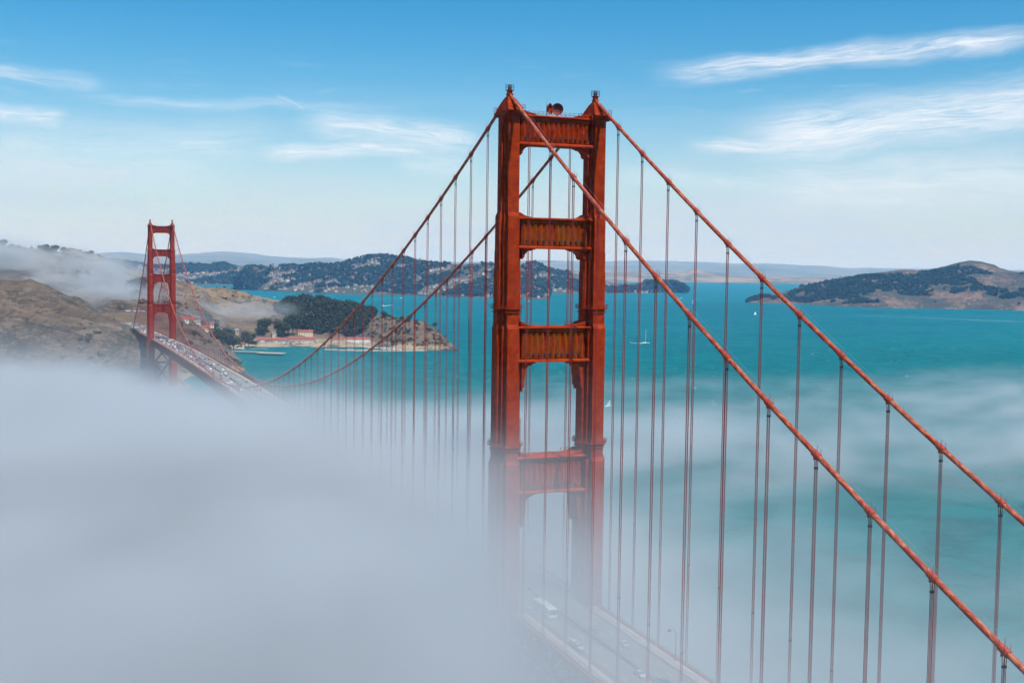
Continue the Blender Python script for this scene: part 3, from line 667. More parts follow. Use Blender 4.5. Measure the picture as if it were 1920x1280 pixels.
# cables
def make_cable(label, x, ys, zf, hang, south):
    t = empty('suspension_cable', (x, ys[0], zf(ys[0]))); tag(t, label, 'bridge cable', 'main cables of the bridge')
    o = Vector(t.location); P = [Vector((x, y, zf(y)))-o for y in ys]
    m = MB(); m.tube(P, .5, 10); m.obj('main_cable', M_CABLE, t, smooth=True)
    m = MB()
    for dx in (-.55, .55): m.tube([p+Vector((dx, 0, 1.25)) for p in P], .022, 4)
    m.obj('hand_rope', M_WIRE, t)
    for y in hang:
        c = Vector((x, y, zf(y)))-o; d = Vector((0, 1, (zf(y+.5)-zf(y-.5)))).normalized()
        m = MB(); m.tube([c-d*.95, c-d*.92, c+d*.92, c+d*.95], [.55, .63, .63, .55], 10)
        for k in (-.75, -.25, .25, .75):
            m.tube([c+d*(k-.06), c+d*(k+.06)], .7, 8)
        for k in (-.35, .35): m.box(-.34, .34, c.y+k-.09, c.y+k+.09, c.z-.95, c.z-.4)
        for dx in (-.55, .55):
            for k in (-.6, .6): q = c+d*k; m.bar(q+Vector((dx, 0, 0)), q+Vector((dx, 0, 1.3)), .06, .06)
        m.obj('cable_band', M_BAND, t)
        zb = zdeck(y)+.4-o.z; m = MB()
        for dx in (-.22, .22):
            for dy in (-.13, .13):
                m.tube([(c.x+dx, c.y+dy*1.9, c.z-.3), (c.x+dx, c.y+dy, c.z-2.2), (c.x+dx, c.y+dy, zb)], .058, 5, cap=False)
        zt_ = c.z-2.3; m.box(-.34, .34, c.y-.2, c.y+.2, zt_-.22, zt_+.1, 1)
        h = c.z-zb
        if h > 30: m.box(-.3, .3, c.y-.18, c.y+.18, zb+h*.22, zb+h*.22+.3, 1)
        m.obj('suspender_rope', [M_ROPE, M_DARKSTEEL], t)
HM = [i*SP+2.76 for i in range(1, 83)]; HS = [i*SP+.71 for i in range(1, 22)]
for sg, w in ((-1, 'west'), (1, 'east')):
    x = sg*XC
    nm = 'nearer' if sg < 0 else 'further'
    make_cable(f'main span cable sweeping from the near tower to the far tower, {"in front, left one" if sg<0 else "behind, right one"}', x, list(np.linspace(0, L, 169)), zmain, HM, False)
    make_cable(f'near side span cable falling to the lower right from the near tower, {"front left one" if sg<0 else "right one behind"}', x, [-s for s in np.linspace(0, 335, 68)], lambda y: zside(-y), [-s for s in HS], True)
    make_cable(f'short side span cable behind the far tower, from its {"left" if sg<0 else "right"} leg to the hill', x, [L+s for s in np.linspace(0, 335, 50)], lambda y: zside(y-L), [L+s for s in HS], False)

# deck
def strip(m, y0, y1, x0, x1, dz0, dz1, step=20, mi=0):
    n = max(2, int(abs(y1-y0)/step)+1); ys = np.linspace(y0, y1, n); R_ = []
    for y in ys:
        z = zdeck(y); R_.append([(x0, y, z+dz0), (x1, y, z+dz0), (x1, y, z+dz1), (x0, y, z+dz1)])
    m.loft(R_, mi)
Y0, Y1 = -343.0, L+343
dk = empty('bridge_deck', (0, 0, 0)); tag(dk, 'road deck of the suspension bridge, clear by the far tower and fading into fog', 'bridge deck')
m = MB(); strip(m, Y0, Y1, -9.5, 9.5, -.5, 0); m.obj('roadway', M_ROAD, dk)
for sg in (-1, 1):
    m = MB()
    segs = [(Y0, -9), (9, L-9), (L+9, Y1)]
    a, b = sorted((sg*9.5, sg*12.9))
    for s0, s1 in segs: strip(m, s0, s1, a, b, -.3, .22)
    sw = m.obj('sidewalk', M_WALK, dk)
    m = MB()
    for s0, s1 in segs:
        for xr in ((sg*12.85), (sg*9.7)):
            for hz in (.22, .75, 1.25): strip(m, s0, s1, xr-.05, xr+.05, .22+hz-.05, .22+hz+.05)
        for y in np.arange(s0, s1, 3.81):
            m.box(sg*12.85-.06, sg*12.85+.06, y-.06, y+.06, zdeck(y)+.2, zdeck(y)+1.5)
    m.obj('railing', M_PAINT, dk)
    m = MB(); xt = sg*13.75; w = .45
    for s0, s1 in ((Y0, -8), (8, L-8), (L+8, Y1)):
        strip(m, s0, s1, xt-w, xt+w, -1.2, 0.1); strip(m, s0, s1, xt-w, xt+w, -8.2, -7.2)
        ys = np.arange(s0, s1-.1, 7.62)
        for k, y in enumerate(ys):
            z = zdeck(y); m.box(xt-.3, xt+.3, y-.25, y+.25, z-7.3, z-1.1)
            y2 = min(y+7.62, s1); z2 = zdeck(y2)
            m.bar((xt, y, z-1.3 if k % 2 else z-7.3), (xt, y2, z2-7.3 if k % 2 else z2-1.3), .5, .6)
    m.obj('truss', M_PAINT, dk)
m = MB()
for y in np.arange(Y0+4, Y1, 15.24/2):
    z = zdeck(y); m.box(-13.3, 13.3, y-.25, y+.25, z-2.3, z-.52)
    m.bar((-13.3, y, z-7.8), (13.3, y, z-7.8), .6, .6)
m.obj('floor_beam', M_PAINT, dk)
m = MB()
for x in (-6.3, -3.15, 3.15, 6.3):
    for y in np.arange(Y0, Y1-6, 11): z = zdeck(y); z2 = zdeck(y+3.2); m.add([(x-.09, y, z+.006), (x+.09, y, z+.006), (x+.09, y+3.2, z2+.006), (x-.09, y+3.2, z2+.006)], [(0, 1, 2, 3)])
m.obj('lane_marking', M_LINE, dk, fixn=False)
m = MB(); strip(m, Y0, Y1, -.28, .28, .005, .8); m.obj('median_barrier', M_BARRIER, dk)

# lamp posts on both sidewalks
def lamp_parts(parent, sg):
    m = MB(); m.tube([(0, 0, 0), (0, 0, 7.6)], [.16, .09], 6); m.box(-.28, .28, -.28, .28, 0, .9); m.obj('pole', M_PAINT, parent)
    m = MB(); m.tube([(0, 0, 7.5), (-sg*.7, 0, 8.3), (-sg*2.0, 0, 8.5)], .07, 5); m.obj('arm', M_PAINT, parent)
    m = MB(); m.lathe([(.1, .35), (.45, .1), (.5, -.2), (.2, -.45)], (-sg*2.0, 0, 8.2), 8); m.obj('lamp_head', M_DARKSTEEL, parent)
protos = {}
for sg in (-1, 1):
    e = empty('street_lamp', (sg*12.4, -20, zdeck(-20)+.22)); lamp_parts(e, sg); protos[sg] = e
lampY = [-150+45.72*k for k in range(39)]
for sg in (-1, 1):
    side = 'west' if sg < 0 else 'east'; first = True
    for y in lampY:
        if abs(y) < 9 or abs(y-L) < 9: continue
        c = protos[sg] if first else copy_tree(protos[sg]); first = False
        c.location = (sg*12.4, y, zdeck(y)+.22)
        if y < 0: lb = f'{side} sidewalk lamp post, {nth(int(-y//45.72))} this side of the near tower, dim in fog'
        elif y < L: lb = f'{side} sidewalk lamp post, {nth(int((L-y)//45.72))} on this side of the far tower'
        else: lb = f'{side} sidewalk lamp post, {nth(int((y-L)//45.72))} beyond the far tower'
        tag(c, lb, 'street lamp', 'lamp posts along the bridge')

# ============================================================ vehicles
def car_parts(e, paint):
    m = MB(); pr = [(-2.2, .35), (-2.25, .75), (-2.1, .98), (-1.55, 1.02), (-1.05, 1.42), (.45, 1.45), (1.15, 1.0), (2.0, .86), (2.25, .6), (2.2, .35)]
    rings = []
    for x, k in ((-.9, .0), (-.86, 0), (.86, 0), (.9, 0)): rings.append([(x*(.82 if z > 1.2 else 1), y, z) for y, z in pr])
    m.loft(rings); b = m.obj('body', paint, e)
    panes = [[(s_*.885, -1.5, 1.0), (s_*.885, 1.0, 1.0), (s_*.755, .42, 1.40), (s_*.755, -1.0, 1.38)] for s_ in (-1, 1)]
    panes += [[(-.8, 1.14, 1.03), (.8, 1.14, 1.03), (.7, .52, 1.42), (-.7, .52, 1.42)], [(-.8, -1.53, 1.06), (.8, -1.53, 1.06), (.7, -1.1, 1.4), (-.7, -1.1, 1.4)]]
    for q in panes: m = MB(); m.add([(x*1.01, y*1.01, z+.012) for x, y, z in q], [(0, 1, 2, 3)]); m.obj('window', M_GLASS, e)
    for sx in (-1, 1):
        for y in (-1.4, 1.35): m = MB(); m.tube([(sx*.72, y, .33), (sx*.93, y, .33)], .33, 12); m.obj('wheel', M_TYRE, e)
def small_car_mesh(paint):
    m = MB(); pr = [(-2.2, .3), (-2.25, .8), (-1.55, 1.0), (-1.05, 1.42), (.45, 1.45), (1.15, 1.0), (2.1, .85), (2.2, .3)]
    m.loft([[(x*(.82 if z > 1.2 else 1), y, z) for y, z in pr] for x in (-.9, .9)])
    m.box(-.78, .78, -1.45, .98, 1.02, 1.3, 1)
    for sx in (-1, 1):
        for y in (-1.4, 1.35): m.tube([(sx*.72, y, .33), (sx*.92, y, .33)], .33, 8, 2)
    return m.mesh('small_car', [paint, M_GLASS, M_TYRE])
NEARC = [  # photo position, colour, lane words
    (1068, 1204, 'white', 'bright white car with sun glint in the lane by the left kerb'),
    (1091, 1208, 'silver', 'silver car just right of the bright white one in the foggy roadway'),
    (1103, 1181, 'grey', 'grey car beyond the silver pair, near the road centre, in fog'),
    (1168, 1203, 'silver', 'pale car close to the right kerb, upper of the right-hand cars'),
    (1196, 1257, 'silver', 'pale car left of the dark one near the bottom edge'),
    (1254, 1268, 'black', 'dark car at the bottom edge beside the right kerb'),
    (955, 1141, 'silver', 'pale car almost lost in fog left of the bus'),
    (990, 1078, 'white', 'white car in fog just beyond the near tower foot')]
for px, py, c, lb in NEARC:
    p = onz(px, py, zdeck(-25)+.7); lane = min((-7.9, -4.7, -1.6, 1.6, 4.7, 7.9), key=lambda q: abs(q-p[0]))
    e = empty('car', (lane, p[1], zdeck(p[1])+.01), math.pi if lane < 0 else 0); car_parts(e, CARP[c]); tag(e, lb, 'car', 'cars on the bridge near the viewer')
p = onz(997, 1143, zdeck(-12)+1.5); e = empty('bus', (-4.7, p[1], zdeck(p[1])+.01), math.pi); tag(e, 'white bus in fog on the roadway at the foot of the near tower', 'bus')
m = MB(); prf = [(-6, .4), (-6, 3.0), (-5.7, 3.2), (5.6, 3.2), (6, 2.9), (6.1, .4)]
m.loft([[(x, y, z) for y, z in prf] for x in (-1.27, 1.27)]); m.obj('body', M_HULL, e)
m = MB()
for s_ in (-1, 1):
    for k in range(7): y = -5.4+k*1.5; m = MB(); m.box(min(s_*1.27, s_*1.285), max(s_*1.27, s_*1.285), y, y+1.3, 1.5, 2.6); m.obj('window', M_GLASS, e)
m = MB(); m.box(-1.15, 1.15, 6.02, 6.1, 1.3, 2.8); m.obj('windscreen', M_GLASS, e)
m = MB(); m.box(-.7, .7, -3.6, -1.4, 3.2, 3.45); m.box(-.5, .5, 2, 3, 3.2, 3.35); m.obj('roof_unit', M_WHITE, e)
for sx in (-1, 1):
    for y in (-3.6, 4.0): m = MB(); m.tube([(sx*1.0, y, .5), (sx*1.29, y, .5)], .5, 12); m.obj('wheel', M_TYRE, e)

SMALL = {c: small_car_mesh(CARP[c]) for c in CARP}
rc = random.Random(3); lanes = [(-7.9, 'outer west'), (-4.7, 'middle west'), (-1.6, 'inner west'), (1.6, 'inner east'), (4.7, 'middle east'), (7.9, 'outer east')]
cols = ['white', 'white', 'white', 'silver', 'silver', 'black', 'grey', 'black', 'grey', 'white', 'silver', 'red', 'blue']
for lx, ln in lanes:
    y = 560+rc.random()*40; k = 0; ys = []
    while y < L+335:
        ys.append(y); y += (20+rc.random()*52) if (lx < 0 or y > 1100) else (36+rc.random()*90)
    s_cnt = 0; n_cnt = 0
    for y in reversed([q for q in ys if q < L]):
        c = rc.choice(cols); o = inst(SMALL[c], 'car', (lx, y, zdeck(y)+.01), math.pi if lx < 0 else 0)
        tag(o, f'{c} car, {nth(s_cnt)} from the far tower on the near side, {ln} lane', 'car', 'traffic on the far half of the bridge'); s_cnt += 1
    for y in [q for q in ys if q >= L]:
        c = rc.choice(cols); o = inst(SMALL[c], 'car', (lx, y, zdeck(y)+.01), math.pi if lx < 0 else 0)
        tag(o, f'{c} car, {nth(n_cnt)} beyond the far tower, {ln} lane', 'car', 'traffic beyond the far tower'); n_cnt += 1

# highway on the headland and its car park
def ribbon(name, pts, hw, material, label):
    P = [Vector(p) for p in pts]; Q = []
    for i in range(len(P)-1):
        for t in np.linspace(0, 1, 9)[:-1]: Q.append(P[i].lerp(P[i+1], t))
    Q.append(P[-1]); m = MB(); R_ = []
    for i, p in enumerate(Q):
        d = (Q[min(i+1, len(Q)-1)]-Q[max(i-1, 0)]); r = Vector((d.y, -d.x, 0)).normalized()*hw
        R_.append([p-r+Vector((0, 0, -1.5)), p+r+Vector((0, 0, -1.5)), p+r, p-r])
    m.loft(R_); kind(m.obj(name, material), 'structure', label, 'road')
ribbon('highway', [(x, y, z+.3) for x, y, z in ROADPTS]+[(-150, 2090, 88)], 13, M_ROAD, 'pale highway climbing from the bridge past the bluff')
i = 0
for k in range(26):
    y = 1640+k*14.5; 
    for off, nm_ in ((-8, 'left'), (-4, 'second'), (4, 'third'), (8, 'right')):
        if rc.random() < .3: continue
        xs_ = np.interp(y, [p[1] for p in ROADPTS], [p[0] for p in ROADPTS]); zs_ = np.interp(y, [p[1] for p in ROADPTS], [p[2] for p in ROADPTS])
        c = rc.choice(cols); o = inst(SMALL[c], 'car', (xs_+off, y, zs_+.32), .25)
        tag(o, f'{c} car on the highway past the bridge, {nm_} lane, {nth(k)} row uphill', 'car', 'cars on the highway uphill')
p0 = at(232, 584.5, 2190); p1 = at(275, 584, 2170)
zp = PKZ+.3
m = MB(); d = Vector(p1-p0); d.z = 0; L_ = d.length; d.normalize(); r = Vector((-d.y, d.x, 0)); c0 = Vector((p0[0], p0[1], zp))
m.add([c0-r*9-d*8+Vector((0, 0, -4)), c0-r*9+d*(L_+8)+Vector((0, 0, -4)), c0+r*16+d*(L_+8)+Vector((0, 0, -4)), c0+r*16-d*8+Vector((0, 0, -4)), c0-r*9-d*8, c0-r*9+d*(L_+8), c0+r*16+d*(L_+8), c0+r*16-d*8],
      [(0, 1, 5, 4), (1, 2, 6, 5), (2, 3, 7, 6), (3, 0, 4, 7), (4, 5, 6, 7)])
kind(m.obj('car_park', M_ROAD), 'structure', 'viewpoint car park behind the far tower', 'car park')
for k in range(int(L_/2.9)):
    if rc.random() < .1: continue
    c = rc.choice(['white', 'white', 'silver', 'white', 'grey']); q = c0+d*(k*2.9)
    o = inst(SMALL[c], 'car', (q.x, q.y, zp+.01), math.atan2(d.y, d.x)); tag(o, f'{c} car parked at the hilltop viewpoint, {nth(k)} bay from the left', 'car', 'cars parked at the viewpoint')

# ============================================================ trees
def crown(m, rnd, c, rx, rz, n, s, mi=0):
    lobes = [(Vector((rnd.uniform(-.5, .5)*rx, rnd.uniform(-.5, .5)*rx, rnd.uniform(-.35, .5)*rz)), rnd.uniform(.45, .75)) for _ in range(7)]
    for _ in range(n):
        lc, lr = rnd.choice(lobes); v = Vector((rnd.gauss(0, 1), rnd.gauss(0, 1), rnd.gauss(0, 1))).normalized()
        r = lr*rnd.uniform(.7, 1.08); p = Vector(c)+lc+Vector((v.x*r*rx, v.y*r*rx, v.z*r*rz))
        nrm = (v+Vector((rnd.uniform(-.5, .5), rnd.uniform(-.5, .5), rnd.uniform(0, .7)))).normalized()
        a = nrm.orthogonal().normalized(); b = nrm.cross(a); t = rnd.uniform(0, 6.28); ss = s*rnd.uniform(.6, 1.3)
        q = [p+ss*(math.cos(t+k)*a+math.sin(t+k)*b)*(1 if j else .8) for j, k in enumerate((0, 1.7, 3.3, 4.8))]
        m.add(q, [(0, 1, 2, 3)], mi)
def tree_meshes(seed, h, w, n, s, flat=.42):
    rnd = random.Random(seed); m = MB(); crown(m, rnd, (0, 0, h*.62), w/2, h*flat, n, s); cm = m.mesh('crown', M_LEAF, fixn=False)
    m = MB(); m.tube([(0, 0, -1.5), (.1, 0, h*.25), (.3, .2, h*.55)], [h*.035, h*.027, h*.012], 7)
    for k in range(4):
        a = k*1.6; m.tube([(.15, .1, h*(.25+.06*k)), (w*.22*math.cos(a), w*.22*math.sin(a), h*(.5+.07*k))], [h*.014, h*.006], 5)
    return cm, m.mesh('trunk', M_BARK)
TM = [tree_meshes(1, 22, 21, 520, 1.25), tree_meshes(2, 26, 18, 520, 1.2, .4), tree_meshes(3, 16, 19, 420, 1.1, .38), tree_meshes(4, 30, 16, 480, 1.2, .44)]
def tree(px, py, D, k, sc, label, group='trees on the headland'):
    p = at(px, py, D); x, y = p[0], p[1]; e = empty('tree', (x, y, gz(x, y)-(.3 if D < 2800 else 5.0)), (px*7.3) % 6.28)
    cm, tm = TM[k]; inst(cm, 'crown', (0, 0, 0), 0, sc, e); inst(tm, 'trunk', (0, 0, 0), 0, sc, e); tag(e, label, 'tree', group)
TREES = [
 (4, 466, 2900, 0, 1.3, 'round dark tree at the left edge of the skyline ridge'), (22, 468, 2900, 2, 1.0, 'low dark tree just right of the leftmost skyline tree'), (34, 467, 2900, 2, 1.1, 'spreading tree in the left skyline clump'),
 (44, 467, 2900, 2, .9, 'small tree ending the left skyline clump'), (74, 470, 2900, 1, .8, 'thin lone tree left of the bigger skyline clump'), (84, 471, 2900, 0, 1.1, 'tree leading the middle skyline clump'),
 (92, 473, 2900, 2, 1.2, 'broad tree in the middle skyline clump'), (103, 478, 2840, 0, 1.2, 'tall tree hanging below the skyline over the fog'), (118, 474, 2900, 2, 1.1, 'dark bush-like tree right of the skyline clump'),
 (162, 479, 2900, 2, .7, 'small tree far along the ridge, left of the descending slope'), (172, 482, 2900, 2, .8, 'small tree on the ridge where it starts to fall'), (185, 487, 2900, 2, .6, 'tiny tree on the falling ridge line'),
 (430, 612, 2420, 0, 1.5, 'large rounded tree in the middle of the fort village'), (421, 616, 2400, 2, 1.4, 'left half of the big village tree pair'), (438, 616, 2430, 2, 1.5, 'right neighbour of the largest village tree'),
 (407, 619, 2380, 0, .95, 'dark round tree left of the largest village tree'), (388, 600, 2480, 1, 1.1, 'misty tree above the red-roofed houses on the left'), (396, 598, 2480, 0, 1.0, 'misty rounded tree right of its twin above the left houses'),
 (378, 604, 2450, 0, .8, 'small misty tree at the left end of the village'), (466, 622, 2500, 0, 1.1, 'pale grey-green tree between village and grove'), (459, 612, 2550, 1, .9, 'tree behind the pink-roofed house'),
 (497, 620, 2650, 0, 1.2, 'dark tree on the tan slope above the long red roof'), (488, 624, 2640, 2, 1.0, 'low dark tree left of the one on the tan slope'), (520, 624, 2640, 3, .9, 'tall slim tree standing against the tan slope'),
 (533, 626, 2640, 1, 1.1, 'leafy tree just behind the long red roof, left'), (541, 626, 2640, 0, 1.1, 'leafy tree just behind the long red roof, centre'), (549, 624, 2640, 3, .9, 'taller tree behind the long red roof, right'), (526, 627, 2635, 2, .9, 'squat tree at the foot of the tall slim one'),
 (475, 638, 2520, 2, .7, 'open-crowned tree on the shore before the terrace'), (413, 645, 2180, 2, .7, 'dark tree on the slope above the cream warehouse'), (408, 640, 2170, 0, .7, 'shrubby tree higher up the slope left of the cream warehouse'),
 (403, 634, 2160, 2, .8, 'dark tree at the top of the brown slope'), (356, 637, 1960, 2, .5, 'small shrub-like tree right of the far tower leg'), (252, 620, 1830, 2, .6, 'dark bush at the bluff edge beside the highway'), (246, 612, 1850, 2, .5, 'upper bush at the bluff edge beside the highway'),
 (720, 602, 2710, 2, 1.1, 'lone dark tree on the saddle between grove and point'), (755, 603, 2660, 2, .8, 'low tree on top of the sandy point'), (768, 604, 2640, 2, .8, 'next tree along the crest of the sandy point'), (700, 605, 2720, 2, .8, 'bushy tree at the right foot of the grove'),
 (815, 616, 2580, 2, .8, 'dark tree near the tip of the sandy point'), (800, 625, 2560, 2, .5, 'shrub on the sandy face of the point'), (765, 626, 2560, 2, .6, 'shrub low on the point above the marina'), (780, 618, 2590, 2, .5, 'shrub midway up the point'),
 (250, 545, 2500, 0, 1.0, 'misty tree on the slope left of the far tower'), (262, 540, 2500, 0, 1.2, 'misty dark tree close to the far tower, left side'), (256, 552, 2450, 2, 1.1, 'lower misty tree left of the far tower')]
for a in TREES: tree(a[0], a[1], a[2], a[3], a[4]*(.85 if a[2] >= 2800 or a[0] > 695 else 1.3), a[5])
# eucalyptus grove
def grove():
    m = MB(); rnd = random.Random(12)
    poly = [(517, 580), (525, 562), (553, 556), (582, 556), (608, 562), (634, 572), (660, 570), (686, 578), (700, 590), (688, 600), (684, 614), (675, 622), (640, 624), (600, 624), (570, 622), (545, 618), (535, 604), (530, 596)]
    # footprint on the ground: crest side far, foot side near
    n = 0
    while n < 820:
        px = rnd.uniform(517, 702); t = rnd.random()
        lo = np.interp(px, [517, 545, 600, 680, 702], [2930, 2690, 2650, 2650, 2740]); hi = np.interp(px, [517, 555, 608, 660, 702], [3010, 3040, 2990, 2880, 2780])
        D = lo+(hi-lo)*t; p = at(px, 600, D); x, y = p[0], p[1]; z = gz(x, y); h = rnd.uniform(15, 23); w = rnd.uniform(13, 20)
        crown(m, rnd, (x, y, z+h*.55), w/2, h*.45, 46, 2.1); n += 1
    o = m.obj('eucalyptus_grove', M_LEAF, fixn=False); kind(o, 'stuff', 'dense dark eucalyptus grove covering the hill behind the red roofs', 'grove')
grove()
def scrub(name, N, cond, label, s=(2, 5), seed=5):
    rnd = random.Random(seed); m = MB(); k = 0; tries = 0
    while k < N and tries < N*20:
        tries += 1; x = rnd.uniform(-900, 1000); y = rnd.uniform(1320, 3300)
        if not cond(x, y, rnd): continue
        z = gz(x, y)
        if z < 6: continue
        r = rnd.uniform(*s); crown(m, rnd, (x, y, z+r*.35), r*1.2, r*.7, 12, r*.55); k += 1
    kind(m.obj(name, M_SHRUB, fixn=False), 'stuff', label, 'scrub')
_sn = lambda x, y, r: float(vnoise(np.array([x/90.]), np.array([y/90.]), seed=77)[0]) > .58+.2*r.random()
scrub('point_scrub', 1500, lambda x, y, r: 520 < x < 860 and 2020 < y < 2420 and float(vnoise(np.array([x/55.]), np.array([y/55.]), seed=99)[0]) > .36, 'green shrubs over the sandy point above the marina', (2, 4.5), 6)
scrub('scrub', 2600, lambda x, y, r: _sn(x, y, r) and not (abs(x) < 60 and y < 1750) and not (-130 < x < 20 and 1600 < y < 2080), 'dark scrub dotted over the brown headland slopes')

# hillside woods and houses across the bay
def wood(name, surf, N, tr, ur, label, s=(5, 9), seed=1, dens=None, n=9):
    rnd = random.Random(seed); m = MB(); k = 0; tries = 0
    while k < N and tries < N*12:
        tries += 1
        u = rnd.uniform(*ur); t = rnd.uniform(*tr); p = surf(u, t)
        if dens and not dens(u, t, p, rnd): continue
        r = rnd.uniform(*s); c = Vector((p[0], p[1], p[2]+r*.6))
        for _ in range(n):
            v = Vector((rnd.gauss(0, 1), rnd.gauss(0, 1), rnd.gauss(0, .8))).normalized()*r*rnd.uniform(.5, 1)
            q = c+v; nn = (v.normalized()+Vector((0, 0, .5))).normalized(); a = nn.orthogonal().normalized(); b = nn.cross(a); z = rnd.uniform(0, 6); ss = r*.7
            m.add([q+ss*(math.cos(z+h)*a+math.sin(z+h)*b) for h in (0, 2.1, 4.2)], [(0, 1, 2)])
        k += 1
    kind(m.obj(name, M_LEAFB, fixn=False), 'stuff', label, 'woodland')
def dn(sc, th, seed): return lambda u, t, p, r: float(fbm(np.array([p[0]/sc]), np.array([p[1]/sc]), o=3, seed=seed)[0]) > th+.06*r.random()
def town_d(u, t, p, r):
    px = np.interp(u, [0, 1], [TOWN.px[0], TOWN.px[-1]])
    bare = (845 < px < 985 and t > .45) or (470 < px < 525 and t > .6) or (525 < px < 560 and .5 < t < .8)
    if bare and r.random() > .1: return False
    return float(fbm(np.array([p[0]/170]), np.array([p[1]/170]), o=3, seed=2)[0]) > .40+.06*r.random()
wood('hillside_woodland', TOWN, 5200, (.03, 1.0), (0, 1), 'blue-green woods between the houses of the hillside town', (9, 16), 1, town_d)
wood('inlet_woodland', TOWN2, 2600, (.03, 1.0), (.0, 1), 'dark woods over the far town beyond the inlet', (10, 19), 2, dn(220, .44, 5))
wood('point_woodland', TOWN3, 1500, (.05, 1.0), (.1, 1), 'dark woods covering the low point', (10, 17), 3, lambda u, t, p, r: (u > .72 and t > .12) or float(fbm(np.array([p[0]/150]), np.array([p[1]/150]), o=3, seed=5)[0]) > .46)
wood('island_woodland', ISLE, 4600, (.05, .97), (0, .62), 'dark woods in the gullies of the island', (6, 12), 4, lambda u, t, p, r: float(fbm(np.array([p[0]/230+3]), np.array([p[1]/230+2]), o=4, seed=8)[0]) > (.475 if t < .72 else .57)+(.03 if u > .3 else 0))
def house_mesh(wall, roof, w=13, d=10, h=6, seed=0):
    m = MB(); m.box(-w/2, w/2, -d/2, d/2, -4, h)
    rr = [(-w/2-.6, h-.2), (0, h+2.8), (w/2+.6, h-.2)]
    m.prism_xz(rr, -d/2-.6, d/2+.6, 1)
    for k in (-1, 0, 1): m.box(k*w*.3-.9, k*w*.3+.9, -d/2-.05, -d/2+.1, h*.35, h*.7, 2)
    return m.mesh('house', [wall, roof, M_GLASS])
HT = [('white', 'grey', house_mesh(M_PALE, M_ROOFGREY)), ('white', 'brown', house_mesh(M_PALE, M_ROOFBROWN, 16, 11, 7)), ('tan', 'brown', house_mesh(M_TANW, M_ROOFBROWN)), ('cream', 'red', house_mesh(M_CREAM, M_ROOFRED, 15, 10, 6)), ('tan', 'grey', house_mesh(M_TANW, M_ROOFGREY)), ('white', 'red', house_mesh(M_PALE, M_ROOFRED))]
def houses(surf, N, tr, where, seed, stuff=0):
    rnd = random.Random(seed); base = MB()
    for k in range(N+stuff):
        u = rnd.uniform(.01, .99); t = rnd.uniform(*tr)**.85; px = float(np.interp(u, [0, 1], [surf.px[0], surf.px[-1]]))
        if surf is TOWN and ((845 < px < 985 and t > .42) or (470 < px < 525 and t > .6)) and rnd.random() > .08: continue
        p = surf(u, t); q = rnd.choice(HT); d = CAM[:2]-p[:2]; rz = math.atan2(d[1], d[0])+math.pi/2+rnd.uniform(-.7, .7)
        if k < N:
            o = inst(q[2], 'house', (p[0], p[1], p[2]+3.5), rz, rnd.uniform(.95, 1.6))
            band = 'by the shore' if t < .18 else ('halfway up' if t < .6 else 'near the top'); tag(o, f'small {q[0]} house with {q[1]} roof {band} of the {where}', 'house', f'houses on the {where}')
        else:
            s_ = rnd.uniform(.8, 1.5); c, s2 = math.cos(rz), math.sin(rz); mm = q[2]
            vs = [v.co for v in mm.vertices]; base.add([(p[0]+(v.x*c-v.y*s2)*s_, p[1]+(v.x*s2+v.y*c)*s_, p[2]+3.5+v.z*s_) for v in vs], [tuple(f.vertices) for f in mm.polygons], 0)
            nm = len(mm.polygons); idx = {M_PALE: 0, M_ROOFGREY: 1, M_ROOFBROWN: 2, M_TANW: 3, M_CREAM: 4, M_ROOFRED: 5, M_GLASS: 6}
            base.mi[-nm:] = [idx[mm.materials[f.material_index]] for f in mm.polygons]
    if stuff: kind(base.obj('distant_houses', [M_PALE, M_ROOFGREY, M_ROOFBROWN, M_TANW, M_CREAM, M_ROOFRED, M_GLASS], fixn=False), 'stuff', f'the smaller houses scattered over the {where}', 'houses')
houses(TOWN, 215, (.01, .95), 'wooded hillside town', 3, 900)
houses(TOWN2, 10, (.02, .8), 'far town beyond the inlet', 4, 420)
houses(TOWN3, 45, (.01, .6), 'low wooded point', 5, 240)

# ============================================================ fort village, pier, marina
def building(px, D, w, d, h, wall, roof, label, name='red_roofed_building', rz=None, group=None, floors=1, py=600, hip=4.2):
    p = at(px, py, D); x, y = p[0], p[1]; z = max(gz(x, y), 3.0); dd = CAM[:2]-p[:2]
    r = math.atan2(dd[1], dd[0])+math.pi/2 if rz is None else rz
    e = empty(name, (x, y, z), r); tag(e, label, 'building', group)
    m = MB(); m.box(-w/2, w/2, -d/2, d/2, -3, h); m.obj('wall', wall, e)
    m = MB(); m.prism_yz([(-d/2-.7, h-.1), (0, h+hip), (d/2+.7, h-.1)], -w/2-.7, w/2+.7); rf = m.obj('roof', roof, e)
    if w > 14: m = MB(); m.box(w*.25-.6, w*.25+.6, -.6, .6, h+hip*.4, h+hip+1.4); m.obj('chimney', M_CREAM, rf)
    nw = max(2, int(w/5))
    for f in range(floors):
        for k in range(nw):
            xx = -w/2+(k+.5)*w/nw; zz = 1.1+f*3.2; m = MB(); m.box(xx-.7, xx+.7, -d/2-.06, -d/2+.05, zz, zz+1.7); m.obj('window', M_GLASS, e)
    m = MB(); m.box(-.7+w*.1, .7+w*.1, -d/2-.1, -d/2+.05, 0, 2.3); m.obj('door', M_TANW, e)
    return e
building(429, 2545, 26, 14, 7.5, M_CREAM, M_ROOFRED, 'cream boathouse with red roof at the left end of the shore', 'boathouse', floors=2)
building(509, 2600, 60, 17, 6, M_TANW, M_ROOFRED, 'long low red-roofed barrack, left one by the shore')
building(566, 2600, 56, 17, 6, M_TANW, M_ROOFRED, 'long low red-roofed barrack, right one by the shore')
building(573, 2650, 32, 14, 8, M_CREAM, M_ROOFRED, 'taller red-roofed building behind the right barrack', floors=2)
